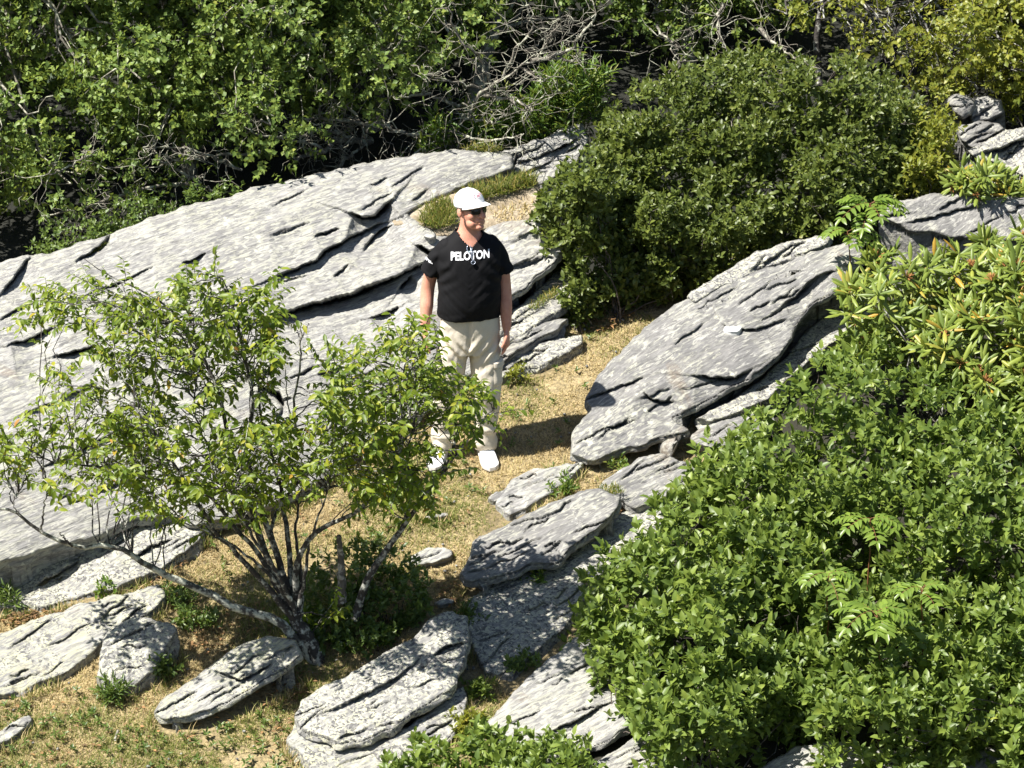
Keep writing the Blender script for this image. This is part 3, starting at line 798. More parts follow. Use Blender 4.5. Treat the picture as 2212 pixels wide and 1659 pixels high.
def sprigs(lv, P, ax, L, k, ll, lw, tilt=(0.6, 1.25), droop=0.0, jitter=0.25):
    """shoots at P along ax, each with k leaves set in a spiral"""
    n = len(P); ax = unit(ax)
    a = perp(ax); b = np.cross(ax, a)
    ph0 = RNG.random(n) * 6.28
    for i in range(k):
        t = (i + 0.5) / k
        ph = ph0 + i * 2.4 + RNG.normal(0, 0.25, n)
        out = np.cos(ph)[:, None] * a + np.sin(ph)[:, None] * b
        tl = tilt[1] + (tilt[0] - tilt[1]) * t + RNG.normal(0, jitter, n)
        d = np.cos(tl)[:, None] * ax + np.sin(tl)[:, None] * out
        d[:, 2] -= droop
        nr = ax + RNG.normal(0, 0.35, (n, 3)) + np.array([0, 0, 0.25])
        s = RNG.uniform(0.7, 1.2, n) * (1.0 - 0.25 * abs(t - 0.45))
        lv.add(P + ax * (L * t)[:, None] if hasattr(L, '__len__') else P + ax * (L * t), d, nr, ll * s, lw * s)

def twigs_sprays(lv, tb, P, ax, L, k, ll, lw, droop=0.7, tr=0.0025):
    """side twigs with leaves hanging alternately from both sides"""
    n = len(P); ax = unit(ax)
    side = unit(np.cross(ax, np.array([0, 0, 1.0])) + RNG.normal(0, 0.15, (n, 3)))
    bend = RNG.uniform(-0.35, 0.05, n)
    for i in range(k):
        t = (i + 0.6) / k
        s = 1 if i % 2 else -1
        q = P + ax * (L * t)[:, None]; q[:, 2] += bend * L * t * t
        d = ax * RNG.uniform(0.3, 0.8, (n, 1)) + s * side * RNG.uniform(0.5, 1.0, (n, 1)) + RNG.normal(0, 0.25, (n, 3))
        d[:, 2] -= droop * RNG.uniform(0.5, 1.6, n)
        nr = np.array([0, -0.25, 1.0]) + 0.5 * ax + RNG.normal(0, 0.4, (n, 3))
        sc = RNG.uniform(0.65, 1.2, n)
        lv.add(q, d, nr, ll * sc, lw * sc)
    if tb is not None:
        for i in range(n):
            q = P[i] + ax[i] * (L[i] * np.linspace(0, 1, 4))[:, None]
            q[:, 2] += bend[i] * L[i] * np.linspace(0, 1, 4) ** 2
            tb.add(q, [tr, tr * 0.5], 4)

# leaf materials: real leaf albedos, a spread of greens per leaf
L_TREE = leaf_mat('leaf_young_tree', [(0.0, (0.075, 0.125, 0.013)), (0.5, (0.14, 0.195, 0.017)), (0.9, (0.23, 0.275, 0.025)), (0.99, (0.34, 0.33, 0.03)), (1.0, (0.40, 0.16, 0.04))], 0.42, 0.45, 0.4)
L_FOREST = leaf_mat('leaf_forest', [(0.0, (0.07, 0.12, 0.028)), (0.45, (0.125, 0.19, 0.040)), (0.85, (0.20, 0.26, 0.05)), (0.985, (0.29, 0.30, 0.06)), (1.0, (0.30, 0.20, 0.06))], 0.32, 0.5, 0.4, (0.36, 0.44, 0.06), 0.3)
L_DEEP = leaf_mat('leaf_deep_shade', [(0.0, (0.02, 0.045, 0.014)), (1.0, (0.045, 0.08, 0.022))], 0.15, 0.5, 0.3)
L_GOLD = leaf_mat('leaf_turning', [(0.0, (0.10, 0.14, 0.022)), (0.45, (0.18, 0.21, 0.03)), (0.88, (0.27, 0.27, 0.04)), (0.96, (0.36, 0.28, 0.05)), (1.0, (0.42, 0.16, 0.04))], 0.4, 0.45, 0.45, (0.45, 0.46, 0.05), 0.25)
L_LAUREL = leaf_mat('leaf_dark_shrub', [(0.0, (0.054, 0.078, 0.018)), (0.5, (0.090, 0.122, 0.023)), (0.9, (0.145, 0.172, 0.032)), (0.98, (0.21, 0.20, 0.045)), (1.0, (0.34, 0.25, 0.05))], 0.27, 0.45, 0.38, (0.28, 0.36, 0.05), 0.3)
L_LEAFY = leaf_mat('leaf_bright_shrub', [(0.0, (0.07, 0.115, 0.025)), (0.5, (0.125, 0.18, 0.033)), (0.9, (0.20, 0.26, 0.045)), (0.98, (0.27, 0.30, 0.05)), (1.0, (0.36, 0.26, 0.08))], 0.32, 0.45, 0.4, (0.32, 0.45, 0.06), 0.25)
L_RHODO = leaf_mat('leaf_rhododendron', [(0.0, (0.10, 0.15, 0.028)), (0.5, (0.16, 0.21, 0.035)), (0.9, (0.22, 0.27, 0.045)), (0.97, (0.30, 0.28, 0.05)), (1.0, (0.42, 0.24, 0.03))], 0.22, 0.45, 0.4, (0.40, 0.42, 0.05))
L_ROWAN = leaf_mat('leaf_rowan', [(0.0, (0.11, 0.175, 0.028)), (1.0, (0.19, 0.27, 0.04))], 0.35, 0.36, 0.5, (0.3, 0.5, 0.06))
L_WEED = leaf_mat('leaf_weed', [(0.0, (0.06, 0.12, 0.02)), (0.7, (0.12, 0.19, 0.03)), (1.0, (0.2, 0.2, 0.04))], 0.35, 0.45, 0.4)
L_LOW = leaf_mat('leaf_low_shrub', [(0.0, (0.055, 0.095, 0.022)), (1.0, (0.12, 0.17, 0.035))], 0.25, 0.42, 0.45)
SEED = plain_mat('seed_head', (0.27, 0.13, 0.045), 0.8, 0.2, var=0.3)
BARK_PALE = bark_mat('bark_pale_lichen', (0.15, 0.135, 0.11), (0.40, 0.40, 0.31), 0.55)
BARK_DARK = bark_mat('bark_dark', (0.035, 0.030, 0.027), (0.40, 0.40, 0.35), 0.5, 22.0)
TWIG = bark_mat('twig_bark', (0.07, 0.055, 0.045), (0.22, 0.20, 0.17), 0.4, 30.0)

def ground_at(x, y):
    return np.array([x, y, float(ground_z(np.array([x]), np.array([y]))[0])])

# ------------------------------------------------------------------ shrubs with a closed canopy
def canopy_shrub(name, label, poly, ht, hb, mat, n, ll, lw, k=8, L=0.10, lump=0.10, edge_w=40.0, edge_h=0.25, depth=0.28, up=(0, -0.25, 1.0), tmpl=T_FULL,
                 n_parts=0, roots=5, stems=26, group=None, tilt=(0.5, 1.2), lscale=2.4, stem_mat=None, category='shrub', deep_share=0.4, whorl=False, stem_r=0.006, jit=0.5, gap=-0.16, dead=0):
    P2 = sample_poly(poly, n)
    poly = np.asarray(poly, float); lo, hi = poly.min(0), poly.max(0)
    sd, _ = poly_sd(P2, poly)
    t = (P2[:, 1] - lo[1]) / (hi[1] - lo[1])
    h = ht + (hb - ht) * t
    q = at_h(P2[:, 0], P2[:, 1], h)
    seed = abs(hash(label)) % 97 if False else sum(map(ord, label)) % 97
    lum = fbm(q * np.array([lscale, lscale, lscale]), 3, seed)
    fine = fbm(q * lscale * 3.0, 2, seed + 5)
    h = h + lump * lum * 1.8 + lump * 0.7 * fine - edge_h * np.exp(-np.clip(sd, 0, None) / edge_w)
    h = np.clip(h, 0.03, None)
    P = at_h(P2[:, 0], P2[:, 1], h)
    hole = fbm(q * 5.2 + 3.3, 3, seed + 11) < gap
    dn = np.where(RNG.random(n) < deep_share, RNG.random(n) ** 1.2 * depth, RNG.random(n) * 0.05)
    dn = np.where(hole, np.maximum(dn, depth * (0.45 + 0.5 * RNG.random(n))), dn)
    P[:, 2] = np.maximum(P[:, 2] - dn, SLOPE * P[:, 1] + 0.02)
    P[:, 1] += np.where(dn > 0.06, RNG.random(n) * 0.12, 0)
    ax = np.array(up) + RNG.normal(0, jit, (n, 3))
    c = P.mean(0)
    base = ground_at(c[0], c[1])
    root = empty(name, base, label, category, group)
    lv = Leaves(tmpl)
    if whorl:
        whorls(lv, P, ax, ll, lw)
    else:
        sprigs(lv, P, ax, RNG.uniform(0.6, 1.2, n) * L, k, ll, lw, tilt)
    lv.build('foliage', mat, root, n_parts)
    tb = Tubes()
    idx = RNG.choice(n, min(stems, n), replace=False)
    rts = [ground_at(*P[i][:2]) for i in RNG.choice(n, roots, replace=False)]
    for i in idx:
        r = min(rts, key=lambda v: np.linalg.norm(v[:2] - P[i][:2]))
        r2 = r + np.array([RNG.normal(0, 0.05), RNG.normal(0, 0.05), -0.03])
        tb.add(wander(r2, P[i] - np.array([0, 0, 0.02]), 7, 0.12, 0.05), [stem_r, stem_r * 0.35], 5)
    for i in RNG.choice(n, min(dead, n), replace=False):   # dead twigs sticking out of the leaves
        e = P[i] + unit(ax[i] + RNG.normal(0, 0.5, 3)) * RNG.uniform(0.08, 0.2)
        w_ = wander(P[i] - np.array([0, 0, 0.1]), e, 6, 0.12)
        tb.add(w_, [0.003, 0.001], 4)
        for _ in range(2):
            m = w_[RNG.integers(2, 5)]; tb.add(wander(m, m + RNG.normal(0, 0.05, 3), 4, 0.15), [0.0018, 0.0008], 4)
    tb.build('stems', stem_mat or TWIG, root, 'stuff')
    return root, P, ax

def whorls(lv, P, ax, ll, lw):
    n = len(P); ax = unit(ax)
    a = perp(ax); b = np.cross(ax, a)
    k = 11
    for i in range(k):
        ph = i * 6.283 / k + RNG.normal(0, 0.2, n) + (i % 2) * 0.2
        out = np.cos(ph)[:, None] * a + np.sin(ph)[:, None] * b
        tl = RNG.uniform(0.55, 1.35, n) if i % 3 else RNG.uniform(1.2, 1.9, n)
        d = np.cos(tl)[:, None] * ax + np.sin(tl)[:, None] * out
        nr = np.sin(tl)[:, None] * ax - np.cos(tl)[:, None] * out + RNG.normal(0, 0.15, (n, 3))
        s = RNG.uniform(0.75, 1.15, n)
        lv.add(P + out * 0.006, d, nr, ll * s, lw * s)

# ------------------------------------------------------------------ the forest behind the rock ridge
def forest_tree(name, label, base_px, baseY, lobes, mat, leaf=(0.046, 0.032), per=95, k=9, bark=BARK_PALE, group='trees of the forest edge', trunk_r=0.06,
                hide_branches=0.0, branch_r=0.016, twig_n=4, bare=(), tmpl=T_SIMPLE, droop=0.15):
    """lobes: (px, py, Y, radius) clumps of leaves; bare: leafless boughs as pixel polylines with depth"""
    b = at_Y(np.array(base_px), np.array(700.0), baseY); b = ground_at(b[0], baseY)
    root = empty(name, b, label, 'tree', group)
    lv = Leaves(tmpl); tb = Tubes()
    C = [at_Y(np.array(float(x)), np.array(float(y)), Y) for x, y, Y, r in lobes]
    top = np.mean(C, 0) + np.array([0, 0.25, 0.3])
    trunk = wander(b - np.array([0, 0, 0.05]), top, 9, 0.10)
    tr = Tubes(); tr.add(trunk, [trunk_r, trunk_r * 0.35], 8); tr.build('trunk', bark, root)
    for c, (x, y, Y, r) in zip(C, lobes):
        n = max(6, int(per * (r / 0.4) ** 2))
        d = unit(RNG.normal(size=(n, 3)) + np.array([-0.15, -0.45, 0.35]))
        rad = r * (0.45 + 0.6 * RNG.random(n) ** 0.6)
        ell = np.array([1.15, 1.0, 0.8])
        P = c + d * rad[:, None] * ell
        P += 0.10 * np.stack([fbm(P * 4, 2, s) for s in (3, 4, 5)], -1)
        ax = d + np.array([0, -0.1, 0.25]) + RNG.normal(0, 0.45, (n, 3))
        sprigs(lv, P, ax, RNG.uniform(0.06, 0.14, n), k, leaf[0], leaf[1], (0.6, 1.4), droop, 0.35)
        if RNG.random() > hide_branches:
            i = RNG.integers(3, len(trunk))
            bp = wander(trunk[i], c, 8, 0.16, 0.08)
            tb.add(bp, [branch_r, branch_r * 0.4], 5)
            for j in RNG.choice(n, min(twig_n, n), replace=False):
                tb.add(wander(bp[RNG.integers(4, 8)], P[j], 5, 0.18), [branch_r * 0.4, 0.002], 4)
    for line, Y, r0 in bare:
        q = at_Y(np.array([p[0] for p in line], float), np.array([p[1] for p in line], float), np.linspace(Y[0], Y[1], len(line)))
        q = spline(q, 18); q += RNG.normal(0, 0.008, q.shape)
        tb.add(q, [r0, r0 * 0.35], 6)
        for _ in range(int(6 + len(q) * 0.45)):
            i = RNG.integers(4, len(q))
            e = q[i] + RNG.normal(0, 1, 3) * np.array([0.16, 0.12, 0.14]) + np.array([0, -0.02, 0.05])
            w = wander(q[i], e, 6, 0.22)
            tb.add(w, [min(r0 * 0.3, 0.004), 0.0015], 4)
            for _ in range(2):
                m = w[RNG.integers(2, 6)]
                tb.add(wander(m, m + RNG.normal(0, 0.07, 3), 4, 0.2), [0.002, 0.001], 4)
    lv.build('foliage', mat, root)
    tb.build('branches', bark, root, 'stuff')
    return root

def lobe_field(poly, n, Y0, Y1, r0, r1):
    P2 = sample_poly(poly, n)
    return [(x, y, RNG.uniform(Y0, Y1) + max(0.0, 330 - y) / 336 * 0.5, RNG.uniform(r0, r1)) for x, y in P2]

forest_tree('leafy_tree', 'bushy green tree over the far left end of the rock ridge', 60, 3.0,
            lobe_field([(-420, -420), (250, -420), (300, 100), (330, 330), (200, 420), (60, 400), (-60, 440), (-420, 480)], 70, 1.9, 3.2, 0.22, 0.42), L_FOREST,
            bare=[([(420, 395), (330, 405), (250, 425), (180, 448), (90, 470)], (2.4, 1.9), 0.014), ([(330, 440), (270, 445), (200, 470), (130, 505)], (2.3, 1.9), 0.010), ([(200, 330), (150, 360), (90, 385)], (2.2, 1.8), 0.010)])
forest_tree('leafy_tree', 'bright green tree with dense leaves above the low green bushes', 420, 3.2,
            lobe_field([(180, -420), (640, -420), (640, 60), (620, 250), (560, 300), (420, 300), (300, 340), (230, 260)], 64, 2.0, 3.4, 0.22, 0.42), L_FOREST,
            bare=[([(560, 330), (480, 335), (400, 345), (330, 350)], (2.7, 2.1), 0.012), ([(520, 365), (430, 330), (370, 318), (310, 322)], (2.5, 2.1), 0.010), ([(470, 415), (430, 395), (390, 372), (340, 345)], (2.4, 2.2), 0.012)])
forest_tree('leafy_tree', 'green tree with pale twisting boughs over the middle of the rock ridge', 800, 3.8,
            lobe_field([(560, -420), (1000, -420), (1000, 60), (930, 130), (820, 190), (700, 230), (600, 240)], 58, 2.5, 3.9, 0.20, 0.40), L_FOREST, per=92,
            bare=[([(800, 305), (750, 300), (690, 325), (640, 345)], (3.2, 2.7), 0.026), ([(840, 270), (800, 268), (740, 262), (690, 255), (640, 262)], (3.1, 2.7), 0.020),
                  ([(790, 300), (770, 250), (720, 215), (690, 170)], (3.1, 2.7), 0.014), ([(700, 325), (640, 300), (560, 290), (500, 262)], (2.8, 2.4), 0.012),
                  ([(760, 300), (720, 285), (660, 290), (600, 300)], (3.0, 2.6), 0.014), ([(720, 395), (740, 350), (790, 310)], (2.9, 3.1), 0.02)])
forest_tree('bare_tree', 'half bare tree with white lichen covered twisting branches', 1010, 4.0,
            lobe_field([(900, -420), (1330, -420), (1330, 40), (1240, 20), (1100, 40), (1000, 60), (920, 60)], 30, 3.2, 4.4, 0.2, 0.36), L_FOREST, per=80,
            bare=[([(1060, 330), (1000, 300), (985, 282), (1010, 250), (1040, 200), (1090, 165), (1150, 130)], (3.1, 2.7), 0.022), ([(985, 290), (940, 300), (900, 290), (860, 285), (810, 265)], (3.0, 2.6), 0.016),
                  ([(1040, 205), (1090, 212), (1130, 228), (1150, 240)], (2.9, 2.6), 0.014), ([(1150, 135), (1190, 122), (1240, 100), (1270, 60), (1290, 30)], (2.9, 2.8), 0.017),
                  ([(960, 280), (1020, 300), (1080, 302), (1130, 290)], (2.9, 2.6), 0.013), ([(1020, 240), (960, 215), (900, 205), (850, 215)], (3.1, 2.8), 0.014),
                  ([(1060, 190), (1040, 130), (990, 80), (970, 20)], (2.9, 2.7), 0.014), ([(1090, 165), (1120, 100), (1150, 60), (1140, 10)], (2.9, 2.7), 0.012),
                  ([(1180, 125), (1230, 130), (1255, 115)], (2.9, 2.8), 0.010), ([(900, 205), (870, 150), (830, 110), (820, 60)], (3.0, 2.8), 0.012),
                  ([(1130, 150), (1170, 170), (1200, 165)], (2.9, 2.7), 0.009), ([(1010, 255), (1060, 262), (1090, 250)], (2.9, 2.7), 0.009), ([(940, 300), (900, 330), (850, 345)], (2.8, 2.6), 0.010),
                  ([(1060, 200), (1000, 180), (940, 170), (890, 140)], (2.9, 2.6), 0.009), ([(1160, 130), (1180, 90), (1210, 50), (1200, 0)], (2.9, 2.8), 0.009), ([(985, 290), (1000, 330), (1020, 345)], (2.9, 2.8), 0.012)])
forest_tree('leafy_tree', 'shaded green tree in the dark gap above the dome shaped shrub', 1480, 4.6,
            lobe_field([(1280, -420), (1680, -420), (1680, 20), (1580, 90), (1420, 130), (1330, 70)], 40, 3.6, 4.8, 0.2, 0.36), L_FOREST, per=85,
            bare=[([(1640, 60), (1680, 100), (1720, 125), (1770, 150)], (3.9, 3.5), 0.014), ([(1560, 10), (1550, 60), (1570, 110)], (3.8, 3.6), 0.012), ([(1420, 60), (1450, 100), (1460, 150)], (3.9, 3.6), 0.010),
                  ([(1700, 200), (1640, 180), (1560, 170), (1500, 160)], (3.6, 3.4), 0.008)])
forest_tree('turning_tree', 'yellow green tree with a few orange leaves at the right forest edge', 2020, 4.4,
            lobe_field([(1830, -420), (2560, -420), (2560, 220), (2300, 200), (2180, 150), (2100, 120), (1980, 60), (1900, 40)], 58, 3.4, 4.8, 0.2, 0.38) + lobe_field([(1840, 20), (1960, 10), (2100, 0), (2300, 0), (2300, 190), (2190, 160), (2120, 130), (2000, 95), (1900, 70)], 30, 3.1, 3.9, 0.13, 0.24), L_GOLD, per=110, k=9, droop=0.3, bark=BARK_DARK,
            bare=[([(2010, 110), (1960, 120), (1910, 100), (1850, 60)], (3.8, 3.5), 0.014), ([(2080, 150), (2010, 145), (1960, 140)], (3.7, 3.5), 0.010), ([(2070, 160), (2100, 180), (2150, 200)], (3.6, 3.4), 0.010)])
forest_tree('turning_tree', 'thin yellow green tree hanging over the crown of the dome shaped shrub', 1760, 4.4,
            lobe_field([(1680, -400), (1900, -400), (1880, 10), (1820, 60), (1740, 40), (1690, 10)], 12, 3.5, 4.3, 0.16, 0.30) + [(1900, 90, 3.5, 0.14), (1850, 110, 3.5, 0.13), (1960, 120, 3.4, 0.14), (2030, 140, 3.4, 0.15), (1780, 40, 3.5, 0.16), (1700, 30, 3.6, 0.15)],
            L_GOLD, per=110, k=9, droop=0.3, bark=BARK_DARK, trunk_r=0.03)
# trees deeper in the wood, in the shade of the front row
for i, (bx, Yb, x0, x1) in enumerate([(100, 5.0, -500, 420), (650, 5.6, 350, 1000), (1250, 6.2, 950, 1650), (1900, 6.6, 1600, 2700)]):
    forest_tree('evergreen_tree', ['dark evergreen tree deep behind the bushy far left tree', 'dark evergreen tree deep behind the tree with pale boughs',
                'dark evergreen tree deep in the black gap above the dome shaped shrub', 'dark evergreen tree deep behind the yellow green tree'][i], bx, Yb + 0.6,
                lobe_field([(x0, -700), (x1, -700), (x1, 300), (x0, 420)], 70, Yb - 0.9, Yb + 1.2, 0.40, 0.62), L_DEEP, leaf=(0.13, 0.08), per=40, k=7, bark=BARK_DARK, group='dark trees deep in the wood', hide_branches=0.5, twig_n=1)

# ------------------------------------------------------------------ shrubs behind and beside the rocks
canopy_shrub('low_shrub', 'low spreading green bush along the back of the rock ridge under the trees',
             [(70, 545), (100, 490), (180, 470), (280, 430), (340, 400), (420, 392), (500, 400), (540, 412), (490, 432), (420, 446), (330, 476), (240, 512), (150, 540)],
             0.62, 0.52, L_LOW, 520, 0.036, 0.022, 8, 0.08, lump=0.05, edge_w=14, edge_h=0.10, tmpl=T_SIMPLE, depth=0.3, category='bush', up=(0, -0.4, 1))
canopy_shrub('dome_shrub', 'large dome shaped dark green shrub between the forest and the rocks',
             [(1270, 410), (1285, 300), (1330, 215), (1420, 165), (1540, 125), (1640, 110), (1760, 130), (1860, 130), (1930, 170), (1990, 230), (2010, 330), (1980, 410), (1900, 440), (1850, 470), (1780, 510), (1700, 520), (1560, 570), (1450, 560), (1330, 500)],
             1.05, 0.42, L_LAUREL, 3900, 0.047, 0.024, 8, 0.11, lump=0.13, edge_w=26, edge_h=0.22, depth=0.45, up=(0, -0.55, 1.0), tmpl=T_FULL, stems=50, dead=60, gap=-0.34, lscale=1.9)
canopy_shrub('front_shrub', 'dark green leafy shrub standing right behind the shoulder of the man',
             [(1155, 450), (1180, 405), (1215, 370), (1255, 350), (1310, 330), (1380, 380), (1480, 460), (1600, 500), (1640, 540), (1560, 580), (1480, 620), (1420, 650), (1330, 655), (1270, 620), (1220, 560), (1190, 510), (1165, 480)],
             0.95, 0.16, L_LAUREL, 1900, 0.050, 0.027, 8, 0.11, lump=0.16, edge_w=30, edge_h=0.18, depth=0.4, up=(-0.15, -0.6, 0.9), stems=50, dead=30, lscale=2.4, n_parts=150)
canopy_shrub('small_shrub', 'small leafy bush on the rock between the man and the dark shrub',
             [(1205, 660), (1215, 620), (1245, 600), (1275, 630), (1282, 670), (1262, 705), (1240, 700), (1225, 680)], 0.34, 0.08, L_LAUREL, 90, 0.045, 0.025, 8, 0.10, lump=0.05, edge_w=14, edge_h=0.06, stems=12, category='bush')
canopy_shrub('pale_shrub', 'yellowish green shrub at the right end of the dome shaped shrub',
             [(1920, 300), (1950, 210), (2000, 180), (2040, 195), (2060, 260), (2062, 350), (2040, 420), (1990, 430), (1940, 400)], 0.95, 0.50, L_GOLD, 420, 0.052, 0.022, 8, 0.12, lump=0.10, edge_w=20, edge_h=0.15, depth=0.35, up=(0, -0.5, 1), tmpl=T_FULL)
canopy_shrub('ridge_weeds', 'patch of tall green weeds and ferns growing behind the rock crest',
             [(890, 330), (900, 290), (960, 270), (1040, 250), (1120, 230), (1190, 170), (1250, 150), (1310, 190), (1290, 240), (1215, 258), (1150, 290), (1060, 312), (980, 318)],
             0.72, 0.46, L_WEED, 420, 0.085, 0.018, 9, 0.22, lump=0.10, edge_w=12, edge_h=0.10, depth=0.3, up=(0.1, -0.2, 1.2), tilt=(0.6, 1.3), category='weeds', tmpl=T_FULL, jit=0.3)
canopy_shrub('forest_undergrowth', 'brown and green undergrowth below the orange leaves at the right forest edge',
             [(1900, 200), (1990, 150), (2100, 140), (2330, 150), (2330, 250), (2200, 215), (2120, 205), (2040, 205), (1960, 240)], 0.5, 0.5, L_GOLD, 300, 0.05, 0.02, 8, 0.10, lump=0.08, edge_w=16, edge_h=0.12, tmpl=T_SIMPLE, category='undergrowth')

# rhododendrons
def rhododendron(label, poly, ht, hb, n, ll, lw, n_parts, seeds):
    root, P, ax = canopy_shrub('rhododendron', label, poly, ht, hb, L_RHODO, n, ll, lw, lump=0.16, edge_w=30, edge_h=0.16, depth=0.55, deep_share=0.42, up=(0, -0.5, 0.9),
                               tmpl=T_LANCE, whorl=True, n_parts=n_parts, stems=60, stem_mat=BARK_DARK, stem_r=0.010, gap=-0.5, group='rhododendron bushes by the rocks', jit=0.4)
    tb = Tubes()
    front = np.argsort(P[:, 1])
    for i in RNG.choice(len(P), seeds, replace=False):
        a = unit(ax[i])
        for _ in range(16):
            d = unit(a + RNG.normal(0, 0.55, 3))
            tb.add(np.stack([P[i], P[i] + d * 0.03, P[i] + d * 0.05]), [0.0012, 0.004, 0.0025], 4)
    o = tb.build('seed_heads', SEED, root, 'stuff')
rhododendron('big rhododendron with long rolled leaves and brown seed heads beside the tilted slab',
             [(1822, 630), (1840, 570), (1885, 545), (1940, 535), (2000, 555), (2060, 520), (2120, 500), (2420, 490), (2420, 900), (2212, 880), (2130, 850), (2040, 800), (1960, 740), (1880, 700), (1825, 670)],
             0.86, 0.58, 460, 0.128, 0.0255, 300, 70)
rhododendron('small yellowish rhododendron below the rough rock outcrop',
             [(2050, 410), (2060, 370), (2100, 350), (2150, 360), (2210, 395), (2400, 405), (2400, 430), (2200, 428), (2100, 422)], 0.74, 0.60, 80, 0.105, 0.023, 100, 8)

# the leafy mass in the right foreground
LG = 'bright leafy shrubs in the right foreground'
canopy_shrub('leafy_shrub', 'big bright green leafy shrub spreading below the rhododendron',
             [(1480, 1000), (1530, 960), (1640, 900), (1700, 830), (1760, 770), (1840, 720), (1900, 700), (1980, 760), (2080, 830), (2180, 880), (2460, 900), (2460, 1230), (2150, 1210), (1900, 1180), (1650, 1140), (1520, 1070)],
             0.62, 0.60, L_LEAFY, 1750, 0.068, 0.033, 8, 0.11, lump=0.15, edge_w=30, edge_h=0.28, depth=0.4, n_parts=300, stems=40, dead=40, group=LG, lscale=3.0, up=(0, -0.35, 1.0))
canopy_shrub('leafy_shrub', 'bright green leafy shrub overhanging the undercut slab and the leaning slab',
             [(1240, 1300), (1280, 1220), (1360, 1130), (1440, 1060), (1520, 1000), (1650, 1080), (1760, 1140), (1800, 1260), (1780, 1420), (1720, 1560), (1600, 1600), (1460, 1640), (1390, 1580), (1360, 1500), (1310, 1420), (1265, 1370)],
             0.60, 0.50, L_LEAFY, 1560, 0.070, 0.034, 8, 0.11, lump=0.16, edge_w=34, edge_h=0.30, depth=0.42, n_parts=300, stems=60, dead=40, group=LG, lscale=2.8, up=(-0.1, -0.35, 1.0))
canopy_shrub('leafy_shrub', 'bright green leafy shrub around the fern like rowan seedlings',
             [(1700, 1150), (1900, 1150), (2150, 1180), (2480, 1200), (2480, 1660), (2300, 1640), (2200, 1610), (2050, 1620), (1900, 1600), (1780, 1590), (1700, 1540), (1730, 1350)],
             0.62, 0.55, L_LEAFY, 1850, 0.070, 0.034, 8, 0.11, lump=0.17, edge_w=34, edge_h=0.26, depth=0.42, n_parts=300, stems=60, dead=40, group=LG, lscale=2.8, up=(0, -0.35, 1.0))
canopy_shrub('leafy_shrub', 'low leafy shrub at the bottom edge in front of the broad rough slab',
             [(820, 1680), (850, 1620), (920, 1590), (980, 1595), (1040, 1575), (1110, 1560), (1180, 1585), (1250, 1600), (1295, 1640), (1300, 1780), (820, 1780)],
             0.34, 0.30, L_LEAFY, 560, 0.062, 0.029, 8, 0.10, lump=0.08, edge_w=22, edge_h=0.15, depth=0.3, n_parts=200, stems=20, group=LG)

# rowan seedlings: paired leaflets on a red stalk
RED = plain_mat('red_stalk', (0.16, 0.07, 0.03), 0.6, 0.3)
def rowan(label, px, py, h, n_leaf, size, stem_to):
    tip = at_h(np.array(float(px)), np.array(float(py)), h)
    base = ground_at(tip[0] + stem_to, tip[1] + 0.05)
    root = empty('rowan_seedling', base, label, 'seedling', 'rowan seedlings among the shrubs')
    tb = Tubes(); tb.add(wander(base - np.array([0, 0, .02]), tip, 8, 0.05), [0.006, 0.004], 6); tb.build('stem', RED, root)
    for i in range(n_leaf):
        a = i * 2.4 + RNG.random() * 0.5
        d = unit(np.array([math.cos(a), math.sin(a) * 0.8 - 0.35, 0.35 + 0.6 * RNG.random()]))
        n = 7; L = size * RNG.uniform(0.8, 1.15)
        s0 = tip - np.array([0, 0, 0.02 * (i % 4)])
        q = s0 + d * np.linspace(0, L, n)[:, None]; q[:, 2] -= 0.55 * np.linspace(0, 1, n) ** 2 * L
        tk = Tubes(); tk.add(q, [0.0022, 0.0012], 5)
        c = tk.build('compound_leaf', RED, root)
        lv = Leaves(T_FULL)
        tan = unit(np.gradient(q, axis=0)); sd = unit(np.cross(tan, np.array([0, 0, 1.0])))
        nr = np.cross(sd, tan)
        for s in (-1, 1):
            lv.add(q[1:], tan[1:] * 0.55 + sd[1:] * s + RNG.normal(0, 0.06, (n - 1, 3)), nr[1:] + RNG.normal(0, 0.12, (n - 1, 3)), size * 0.42 * np.array([.75, .95, 1, 1, .9, .75]), size * 0.135)
        lv.add(q[-1:], tan[-1:], nr[-1:], size * 0.36, size * 0.12)
        pos, ax, sdv, nrv, ln, wd = lv.frames()
        for j in range(len(pos)):
            o = bpy.data.objects.new('leaflet', LEAFLET); COL.objects.link(o); o.parent = c
            M = np.eye(4); M[:3, 0] = ax[j] * ln[j]; M[:3, 1] = sdv[j] * wd[j]; M[:3, 2] = nrv[j] * ln[j]; M[:3, 3] = pos[j] - np.array(root.location)
            o.matrix_basis = Matrix(M.tolist())
LEAFLET = mesh_arrays('leaflet', T_FULL[0], T_FULL[1]); LEAFLET.materials.append(L_ROWAN)
rowan('large rowan seedling with red stalks spreading over the leafy shrub', 1895, 1320, 0.80, 8, 0.215, 0.03)
rowan('rowan seedling with a yellow tinge uphill of the large rowan seedling', 1790, 1240, 0.77, 6, 0.18, 0.02)
rowan('slim rowan seedling to the right of the large rowan seedling', 1990, 1270, 0.78, 5, 0.18, 0.02)
rowan('pale rowan seedling half sunk in the shrub below the rhododendron', 1880, 1120, 0.76, 6, 0.19, 0.02)
rowan('bright rowan sapling with arching leaves on the ledge above the tilted slab', 1880, 440, 0.92, 9, 0.22, 0.05)
rowan('small rowan shoot beside the bright rowan sapling on the ledge', 1830, 500, 0.75, 6, 0.19, 0.03)

